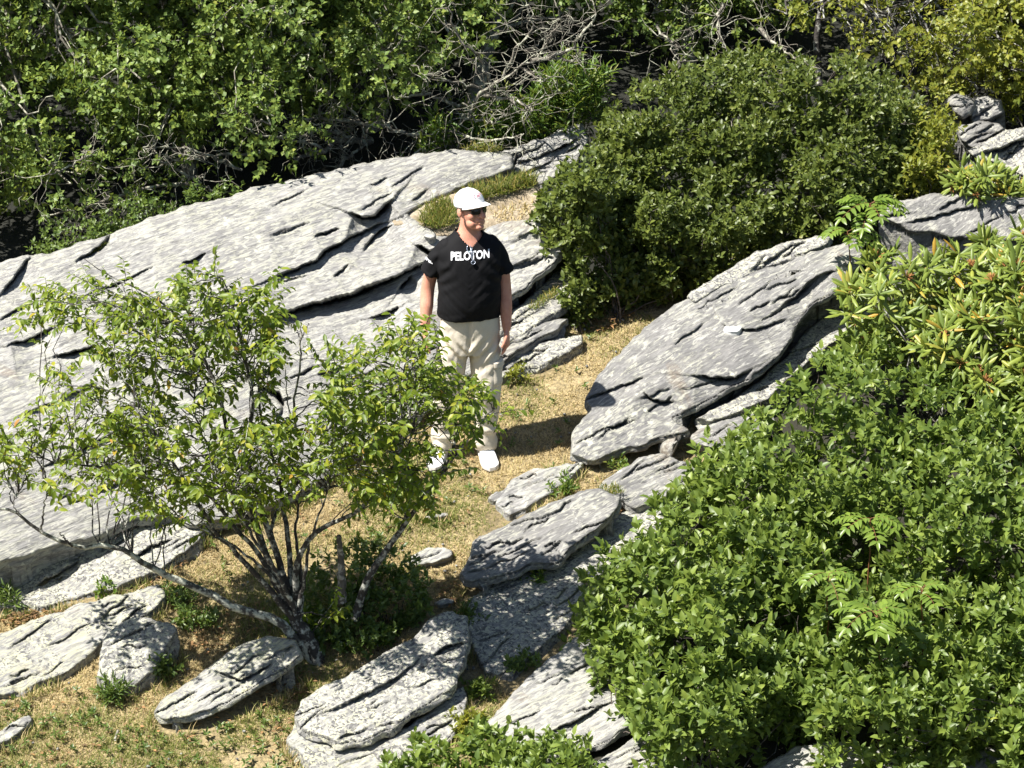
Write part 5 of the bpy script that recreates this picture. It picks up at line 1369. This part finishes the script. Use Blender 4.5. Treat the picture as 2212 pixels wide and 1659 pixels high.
body = Solid()
body.loft([(0, 0.01, 0.70, 0.14, 0.10), (0, 0.0, 0.85, 0.165, 0.115), (0, -0.005, 1.0, 0.165, 0.12), (0, 0, 1.15, 0.165, 0.112), (0, 0.0, 1.27, 0.168, 0.10), (0, 0.005, 1.335, 0.140, 0.082), (0, 0.008, 1.378, 0.100, 0.070), (0, 0.006, 1.415, 0.064, 0.060), (0.004, 0.004, 1.46, 0.056, 0.056), (0.008, -0.005, 1.53, 0.054, 0.056)], fn=yawed)
for s_, sh, el, wr in ((-1, SHR, ELR, WRR), (1, SHL, ELL, WRL)):
    body.limb([yawed(sh) + np.array([-0.02 * s_, 0, -0.03]), (yawed(sh) * 0.5 + el * 0.5) + np.array([0, .008, 0]), el, el * 0.5 + wr * 0.5, wr], [0.040, 0.043, 0.041, 0.040, 0.027], 26, 18)
    # hand: palm, four fingers and the thumb, hanging with the palm to the thigh
    d = unit(np.array([0.02 * s_, -0.10, -1.0])); f = unit(np.array([-0.15 * s_, -1.0, 0.10])); inw = np.array([-s_, 0, 0.0])
    f = unit(f - d * (f @ d)); inw = unit(np.cross(d, f)) * (-1 if np.cross(d, f)[0] * s_ > 0 else 1)
    pc = wr + d * 0.05
    body.limb([wr, wr + d * 0.035, wr + d * 0.085], [0.026, 0.036, 0.038], 10, 16, 0.45, f)
    for off, ln, cu in ((0.030, 0.070, 0.35), (0.010, 0.080, 0.42), (-0.011, 0.074, 0.5), (-0.030, 0.058, 0.6)):
        b0 = wr + d * 0.085 + f * off
        p1 = b0 + (d * 0.97 + inw * 0.22) * ln * 0.45
        p2 = p1 + unit(d + inw * cu) * ln * 0.32
        p3 = p2 + unit(d + inw * cu * 2.0) * ln * 0.26
        body.limb([b0 - d * 0.02, b0, p1, p2, p3], [0.0105, 0.010, 0.0092, 0.0085, 0.007], 16, 10)
    t0 = wr + d * 0.025 + f * 0.026
    body.limb([t0, t0 + unit(d * 0.75 + f * 0.6) * 0.035, t0 + unit(d * 0.9 + f * 0.42 + inw * 0.15) * 0.065, t0 + unit(d * 0.95 + f * 0.30 + inw * 0.25) * 0.088], [0.015, 0.0125, 0.0105, 0.008], 14, 10)
LEGS = {-1: [np.array([-0.085, 0.0, 0.76]), np.array([-0.128, -0.012, 0.43]), np.array([-0.172, 0.02, 0.07])], 1: [np.array([0.088, 0.0, 0.76]), np.array([0.098, -0.018, 0.43]), np.array([0.088, 0.02, 0.07])]}
for s_, L3 in LEGS.items():
    body.limb(L3, [0.075, 0.055, 0.036], 20, 14)
# head
hb = lambda c, r, **k: body.ball(c, r, fn=headed, **k)
hb((0, .014, .034), (.075, .094, .080)); hb((0, -.018, -.022), (.064, .072, .080)); hb((0, -.030, -.074), (.055, .058, .048)); hb((0, -.068, -.104), (.032, .028, .022))
for s_ in (-1, 1):
    hb((s_ * .038, -.052, -.026), (.028, .028, .034)); hb((s_ * .078, .018, -.010), (.010, .021, .031)); hb((s_ * .013, -.094, -.034), (.011, .013, .010)); hb((s_ * .040, -.036, -.078), (.022, .036, .030))
hb((0, -.076, .022), (.052, .018, .014))
body.limb([headed(p) for p in ((0, -.086, .012), (0, -.098, -.012), (0, -.115, -.032))], [.011, .013, .016], 10, 12)
hb((0, -.078, -.058), (.034, .018, .022)); hb((0, -.091, -.0635), (.025, .011, .0055)); hb((0, -.088, -.0785), (.022, .012, .0065))
body_me = body.fuse('body', 0.0038, 4, 0.5)
BODY = obj('body', body_me, SKIN, MAN)

# t-shirt
sh = Solid()
sh.loft([(0.0, 0, 0.895, 0.189, 0.147, 2.2), (0, -0.004, 0.935, 0.188, 0.151, 2.2), (0, -0.010, 1.0, 0.188, 0.155, 2.2), (0, -0.008, 1.10, 0.187, 0.150, 2.2), (0, -0.004, 1.20, 0.190, 0.140, 2.3), (0, 0.0, 1.28, 0.200, 0.126, 2.3), (0, 0.004, 1.330, 0.190, 0.104, 2.2), (0, 0.008, 1.366, 0.148, 0.088, 2.1), (0, 0.010, 1.405, 0.092, 0.078, 2.0), (0, 0.010, 1.425, 0.078, 0.072, 2.0)], 36, yawed)
for s_, s0, el in ((-1, SHR, ELR), (1, SHL, ELL)):
    a = yawed(s0) + np.array([-0.035 * s_, 0, -0.004]); dirn = unit(el - yawed(s0))
    e = yawed(s0) + dirn * 0.185 + np.array([0.008 * s_, 0, 0])
    sh.limb([a, a * 0.5 + e * 0.5 + np.array([0.006 * s_, 0, 0.006]), e], [0.052, 0.064, 0.071], 14, 20, 0.90, None, True)
shirt_me = sh.fuse('t_shirt', 0.006, 3, 0.5)
v, n = co_no(shirt_me)
q = v * np.array([1, 1, 1.0])
fold = 0.006 * fbm(np.stack([q[:, 0] * 5 + q[:, 2] * 3.0, q[:, 1] * 6, q[:, 2] * 15 - np.abs(q[:, 0]) * 14], -1), 3, 201)
arm = np.exp(-((np.abs(q[:, 0]) - 0.17) ** 2 / 0.006 + (q[:, 2] - 1.2) ** 2 / 0.012))
pull = 0.006 * np.sin((q[:, 2] * 70 + np.abs(q[:, 0]) * 60) + 4 * fbm(q * 6, 2, 203)) * arm
hem = 0.008 * sm(0.95 - q[:, 2], 0.0, 0.03) * sm(q[:, 2], 0.885, 0.91) * fbm(q * 12, 2, 204)
v = v + n * (fold * (0.6 + 0.9 * sm(1.32 - q[:, 2], 0, 0.3)) + pull + hem)[:, None]
set_co(shirt_me, v)
import bmesh
bm = bmesh.new(); bm.from_mesh(shirt_me)
nc = yawed(np.array([[0.004, -0.060, 1.415]]))[0]; bc = yawed(np.array([[0.0, 0.012, 1.435]]))[0]
kill = []
for w in bm.verts:
    p = w.co
    d1 = ((p.x - nc[0]) / 0.074) ** 2 + ((p.y - nc[1]) / 0.09) ** 2 + ((p.z - nc[2]) / 0.068) ** 2
    vee = p.y < 0.02 and p.z > 1.345 + abs(p.x - nc[0]) * 0.9
    d2 = ((p.x - bc[0]) / 0.085) ** 2 + ((p.y - bc[1]) / 0.085) ** 2 + ((p.z - bc[2]) / 0.034) ** 2
    if (d1 < 1 and vee) or d2 < 1: kill.append(w)
bmesh.ops.delete(bm, geom=kill, context='VERTS')
bm.to_mesh(shirt_me); bm.free()
TSHIRT = obj('t_shirt', shirt_me, SHIRT, MAN)
md = TSHIRT.modifiers.new('cloth', 'SOLIDIFY'); md.thickness = 0.003; md.offset = -1
bv = BVHTree.FromPolygons([tuple(w.co) for w in shirt_me.vertices], [tuple(p.vertices) for p in shirt_me.polygons])

def onto_shirt(x, z, off=0.003):    # point on the chest
    h = bv.ray_cast(Vector((x, -1, z)), Vector((0, 1, 0)))
    y = h[0].y if h[0] is not None else -0.13
    return np.array([x, y - off, z])

cu = bpy.data.curves.new('print_text', 'FONT'); cu.body = 'PELOTON'; cu.align_x = 'CENTER'; cu.align_y = 'CENTER'; cu.size = 0.062; cu.offset = 0.0022; cu.space_character = 1.03; cu.resolution_u = 4
to = bpy.data.objects.new('print_text', cu); COL.objects.link(to)
dg = bpy.context.evaluated_depsgraph_get()
tm = bpy.data.meshes.new_from_object(to.evaluated_get(dg)); bpy.data.objects.remove(to)
tv, _ = co_no(tm)
tw = tv[:, 0].max() - tv[:, 0].min()
bm = bmesh.new(); bm.from_mesh(tm); bmesh.ops.subdivide_edges(bm, edges=bm.edges[:], cuts=1, use_grid_fill=True); bm.to_mesh(tm); bm.free()
tv, _ = co_no(tm)
out = np.array([onto_shirt(0.008 + x * 0.226 / tw, 1.300 + y * 1.0 + x * 0.02, 0.0035) for x, y, _ in tv])
set_co(tm, out); tm.materials.clear()
tag(obj('printed_lettering', tm, PRINT, TSHIRT), 'white capital lettering across the chest')
# small white mark on the sleeve
sv = []; sf = []
for i in range(5):
    for j in range(2):
        if (i, j) in ((4, 1), (1, 0)): continue
        x0, z0 = i * 0.0085, j * 0.0075 - i * 0.0035
        b0 = len(sv)
        for dx, dz in ((0, 0), (0.0078, -0.0032), (0.0078, 0.0045), (0, 0.0072)):
            x = -0.256 + x0 + dx; z = 1.250 + z0 + dz
            h = bv.ray_cast(Vector((x, -1, z)), Vector((0, 1, 0)))
            sv.append((x, (h[0].y if h[0] is not None else -0.02) - 0.0035, z))
        sf.append((b0, b0 + 1, b0 + 2, b0 + 3))
tag(obj('sleeve_print', mesh_arrays('sleeve_print', sv, sf, False), PRINT, TSHIRT), 'small white print on the sleeve')

# trousers
tr = Solid()
tr.loft([(0, 0.004, 0.665, 0.165, 0.110, 2.3), (0, 0.002, 0.72, 0.180, 0.125, 2.3), (0, 0.0, 0.80, 0.182, 0.132, 2.2), (0, 0, 0.94, 0.174, 0.132, 2.2)], 32)
for s_, L3 in LEGS.items():
    top = np.array([0.090 * s_, 0.002, 0.74]); kn = L3[1] + np.array([0.004 * s_, 0.004, 0.0]); cf = L3[2] + np.array([0.0, -0.006, -0.022])
    tr.limb([top, top * 0.5 + kn * 0.5, kn, kn * 0.5 + cf * 0.5, cf], [0.102, 0.100, 0.092, 0.080, 0.073], 28, 20, 0.92, None, True)
tr_me = tr.fuse('trousers', 0.007, 3, 0.5)
v, n = co_no(tr_me)
cx_ = np.where(v[:, 0] > 0, 0.09, -0.13)
f1 = 0.011 * fbm(np.stack([v[:, 0] * 9 + v[:, 2] * 4, v[:, 1] * 9, v[:, 2] * 9 - v[:, 0] * 9], -1), 3, 211)
low = sm(0.32 - v[:, 2], 0.0, 0.2)
f2 = 0.006 * low * np.sin(v[:, 2] * 75 + 5 * fbm(v * 7, 2, 212) + v[:, 0] * 15)
f3 = 0.008 * np.exp(-((v[:, 2] - 0.70) / 0.07) ** 2) * np.sin((np.abs(v[:, 0]) * 90 - v[:, 2] * 70))
crease = -0.010 * np.exp(-(v[:, 0] / 0.012) ** 2) * sm(v[:, 2], 0.66, 0.72) * (v[:, 1] < 0)
v = v + n * (f1 + f2 + f3 + crease)[:, None]
set_co(tr_me, v)
TROUS = obj('trousers', tr_me, CREAM, MAN)
# cargo pockets on the thighs
bvt = BVHTree.FromPolygons([tuple(w.co) for w in tr_me.vertices], [tuple(p.vertices) for p in tr_me.polygons])
for s_ in (-1, 1):
    for nm, z0, z1, off in (('cargo_pocket', 0.47, 0.60, 0.012), ('pocket_flap', 0.585, 0.63, 0.018)):
        nu, nv = 9, 9; PV = []
        for a in range(nu):
            for b in range(nv):
                ang = math.radians(-62 + 64 * a / (nu - 1)); z = z0 + (z1 - z0) * b / (nv - 1)
                c = np.array([0.093 * s_ - (0.02 if s_ < 0 else 0), 0.0, z]); dd = np.array([math.cos(ang) * s_, math.sin(ang), 0])
                h = bvt.ray_cast(Vector(c + dd * 0.4), Vector(-dd))
                p = np.array(h[0]) if h[0] is not None else c + dd * 0.09
                edge = 0.15 if a in (0, nu - 1) or b in (0, nv - 1) else 1.0
                PV.append(p + dd * off * edge)
        idx = np.arange(nu * nv).reshape(nu, nv)
        obj(nm, mesh_arrays(nm, PV, np.stack([idx[:-1, :-1], idx[1:, :-1], idx[1:, 1:], idx[:-1, 1:]], -1).reshape(-1, 4)), CREAM, TROUS)

# shoes
for s_, L3 in LEGS.items():
    fx, fy = L3[2][0], L3[2][1]; ya = math.radians(-14 if s_ < 0 else 14)
    gz = lambda p: p
    slope_m = SLOPE
    def place(R):
        R = yawed(R, ya) + np.array([fx, fy, 0.0]); R = R.copy(); R[..., 2] += slope_m * R[..., 1] + 0.004
        return R
    up_ = Solid(); secs = []
    for y, w, t0, z0 in ((0.075, 0.024, 0.060, 0.025), (0.06, 0.034, 0.088, 0.02), (0.02, 0.040, 0.098, 0.02), (-0.02, 0.042, 0.092, 0.02), (-0.06, 0.044, 0.074, 0.02), (-0.10, 0.049, 0.060, 0.02), (-0.145, 0.049, 0.050, 0.02), (-0.178, 0.040, 0.042, 0.02), (-0.198, 0.020, 0.032, 0.02)):
        a = np.linspace(0, 2 * math.pi, 20, endpoint=False)
        secs.append(np.stack([w * np.sign(np.cos(a)) * np.abs(np.cos(a)) ** 0.8, np.full(20, y), (t0 + z0) / 2 + (t0 - z0) / 2 * np.sin(a)], -1))
    up_.grid(place(np.array(secs)))
    SH = obj('shoe', up_.fuse('shoe', 0.004, 3), SHOEW, MAN)
    so = Solid(); prof = [(0.085, 0.018), (0.07, 0.034), (0.02, 0.043), (-0.06, 0.046), (-0.11, 0.053), (-0.15, 0.052), (-0.185, 0.042), (-0.207, 0.018)]
    rows = []
    for y, w in prof:
        t = 0.03 + 0.010 * sm(-y, 0.1, 0.2)
        rows.append([(-w, y, t), (-w * 1.03, y, t * .5), (-w * .96, y, 0.0 + 0.008 * (y < -.18)), (w * .96, y, 0.0 + 0.008 * (y < -.18)), (w * 1.03, y, t * .5), (w, y, t)])
    so.grid(place(np.array(rows)))
    obj('sole', so.fuse('sole', 0.004, 2), SOLE, SH)
    la = Tubes()
    for k_ in range(4):
        y = -0.035 - 0.018 * k_; z = 0.088 - 0.0085 * k_
        P3 = place(np.array([(-0.022, y, z - 0.008), (0, y - 0.004, z + 0.002), (0.022, y, z - 0.008)]))
        la.add(P3, [0.0018, 0.0018], 5)
    la.v = la.v; o = obj('laces', mesh_arrays('laces', np.concatenate(la.v), np.concatenate(la.f)), WHITE, SH)

# cap
cap = Solid()
th = np.linspace(0.02, math.pi * 0.56, 18); ph = np.linspace(0, 2 * math.pi, 40, endpoint=False)
R = np.stack([np.sin(th)[:, None] * np.cos(ph)[None], np.sin(th)[:, None] * np.sin(ph)[None], np.broadcast_to(np.cos(th)[:, None], (18, 40))], -1)
R = R * np.array([.0865, .1045, .094]) + np.array([0, .012, .038])
R[..., 2] += 0.012 * sm(-R[..., 1], 0.02, 0.09) * sm(R[..., 2], 0.0, 0.12)
seam = 1 + 0.010 * np.abs(np.cos(ph * 3))[None] ** 0.5 * np.sin(th)[:, None]
R[..., :2] *= seam[..., None]
cap.grid(headed(R))
CAP = obj('cap', cap.raw('cap'), WHITE, MAN)
U, W = 25, 9; BV = []
for i in range(U):
    for j in range(W):
        u = -1 + 2 * i / (U - 1); t = j / (W - 1)
        a = u * math.radians(74)
        rim = np.array([math.sin(a) * .083, .012 - math.cos(a) * .104, 0.036])
        fw = 0.072 * math.cos(u * math.pi / 2) ** 0.55
        BV.append(rim + np.array([u * 0.004 * t, -fw * t, -0.020 * u * u * (0.4 + t) - 0.006 * t + 0.014]))
BV = headed(np.array(BV)); idx = np.arange(U * W).reshape(U, W)
BF = np.stack([idx[:-1, :-1], idx[1:, :-1], idx[1:, 1:], idx[:-1, 1:]], -1).reshape(-1, 4)
bo = obj('brim', mesh_arrays('brim', BV, BF), WHITE, CAP)
bu = obj('brim_underside', mesh_arrays('brim_underside', BV - np.array([0, 0, 0.004]), BF[:, ::-1]), BRIMU, CAP)
bt = Solid(); bt.ball((0, .012, .133), (.008, .008, .005), fn=headed); obj('button', bt.raw('button'), WHITE, CAP)
em = Tubes()
def on_crown(a, z):                 # a: angle from the front, z: height share
    t = math.acos(min(0.98, max(-0.2, z)))
    p = np.array([math.sin(t) * math.sin(a) * .0875, -math.sin(t) * math.cos(a) * .1085 + .012, math.cos(t) * .094 + .0405])
    p[2] += 0.012 * sm(np.array(-p[1]), 0.02, 0.09) * sm(np.array(p[2]), 0.0, 0.12)
    p[:2] *= 1.006
    return p
for pts in ([(-0.48, .44), (-0.36, .60), (-0.12, .68), (0.12, .66), (0.30, .58)], [(-0.22, .50), (-0.05, .58), (0.10, .57), (0.14, .48), (0.0, .43), (-0.16, .45), (-0.22, .50)], [(-0.14, .53), (0.06, .51)], [(0.24, .62), (0.36, .58), (0.40, .50)], [(-0.42, .38), (-0.36, .47), (-0.31, .43)]):
    em.add(headed(np.array([on_crown(a, z) for a, z in pts])), [0.0016, 0.0016], 5)
obj('embroidery', mesh_arrays('embroidery', np.concatenate(em.v), np.concatenate(em.f)), PINK, CAP)
# grey hair at the temples and nape, below the cap
hr = Solid()
th = np.linspace(1.15, 2.0, 8); ph = np.linspace(-0.25, math.pi + 0.25, 26)
hv = []
for t in th:
    for p in ph:
        fade = 0.0022 * (1 - (t - 1.15) / 0.85)
        hv.append((math.cos(p) * math.sin(t) * (.0768 + fade), .014 + math.sin(p) * math.sin(t) * (.0958 + fade), .034 + math.cos(t) * .082))
idx = np.arange(len(th) * len(ph)).reshape(len(th), len(ph))
obj('hair', mesh_arrays('hair', headed(np.array(hv)), np.stack([idx[:-1, :-1], idx[1:, :-1], idx[1:, 1:], idx[:-1, 1:]], -1).reshape(-1, 4)), HAIR, MAN)
# sunglasses
sg = Tubes(); sg.add(headed(np.array([(-.010, -.100, .010), (0, -.103, .013), (.010, -.100, .010)])), [.0025, .0025], 6)
for s_ in (-1, 1):
    sg.add(headed(np.array([(s_ * .064, -.072, .012), (s_ * .074, -.04, .010), (s_ * .081, .0, .006), (s_ * .083, .022, -.004)])), [.0045, .003, .0025], 6)
SGL = obj('sunglasses', mesh_arrays('sunglasses', np.concatenate(sg.v), np.concatenate(sg.f)), FRAME, MAN)
for s_ in (-1, 1):
    LVt = [headed(np.array((s_ * .036, -.099, .002)))]
    rows = []
    for rr in (0.35, 0.7, 1.0):
        for k_ in range(24):
            a = 2 * math.pi * k_ / 24
            x = .029 * rr * math.copysign(abs(math.cos(a)) ** 0.75, math.cos(a)); z = .021 * rr * math.copysign(abs(math.sin(a)) ** 0.8, math.sin(a))
            xx = s_ * .036 + x
            rows.append(headed(np.array((xx, -.104 + 7.2 * xx * xx, .002 + z))))
    V = np.array(LVt + rows); F = [(0, 1 + k_, 1 + (k_ + 1) % 24, 0) for k_ in range(24)]
    F3 = np.array([(0, 1 + k_, 1 + (k_ + 1) % 24) for k_ in range(24)] + [t for r_ in (0, 1) for k_ in range(24) for t in ((1 + r_ * 24 + k_, 1 + (r_ + 1) * 24 + k_, 1 + (r_ + 1) * 24 + (k_ + 1) % 24), (1 + r_ * 24 + k_, 1 + (r_ + 1) * 24 + (k_ + 1) % 24, 1 + r_ * 24 + (k_ + 1) % 24))])
    ln_ = obj('lens', mesh_arrays('lens', V, F3), LENS, SGL)
    s2 = ln_.modifiers.new('t', 'SOLIDIFY'); s2.thickness = 0.003

# reading glasses hung from the neckline
RG = empty('reading_glasses', tuple(np.array(MAN.location) + onto_shirt(0.018, 1.33, 0.0)), 'thin framed reading glasses hanging from the neckline of the black t-shirt', 'glasses')
o0 = onto_shirt(0.018, 1.33, 0.0)
def rel(p): return np.array(p) - o0
for nm, cx0, cz0, rx, rz, mt in (('lens', 0.004, 1.343, 0.015, 0.021, GLASS), ('dark_lens', 0.026, 1.266, 0.012, 0.010, LENS)):
    a = np.linspace(0, 2 * math.pi, 20, endpoint=False)
    ring = np.array([onto_shirt(cx0 + rx * math.cos(t), cz0 + rz * math.sin(t), 0.011) for t in a])
    c = ring.mean(0)
    lo_ = obj(nm, mesh_arrays(nm, [rel(c)] + [rel(p) for p in ring], [(0, 1 + k_, 1 + (k_ + 1) % 20) for k_ in range(20)]), mt, RG)
    tbx = Tubes(); tbx.add(np.array([rel(p) for p in np.concatenate([ring, ring[:1]])]), [0.0018, 0.0018], 5)
    obj('rim', mesh_arrays('rim', np.concatenate(tbx.v), np.concatenate(tbx.f)), WIRE, RG)
tbx = Tubes()
for pts in ([(-0.002, 1.366), (0.009, 1.348), (0.016, 1.330), (0.017, 1.318)], [(0.012, 1.326), (0.016, 1.318), (0.015, 1.306), (0.018, 1.288), (0.024, 1.275)]):
    tbx.add(np.array([rel(onto_shirt(x, z, 0.013)) for x, z in pts]), [0.0012, 0.0012], 5)
obj('temple_arms', mesh_arrays('temple_arms', np.concatenate(tbx.v), np.concatenate(tbx.f)), WIRE, RG)
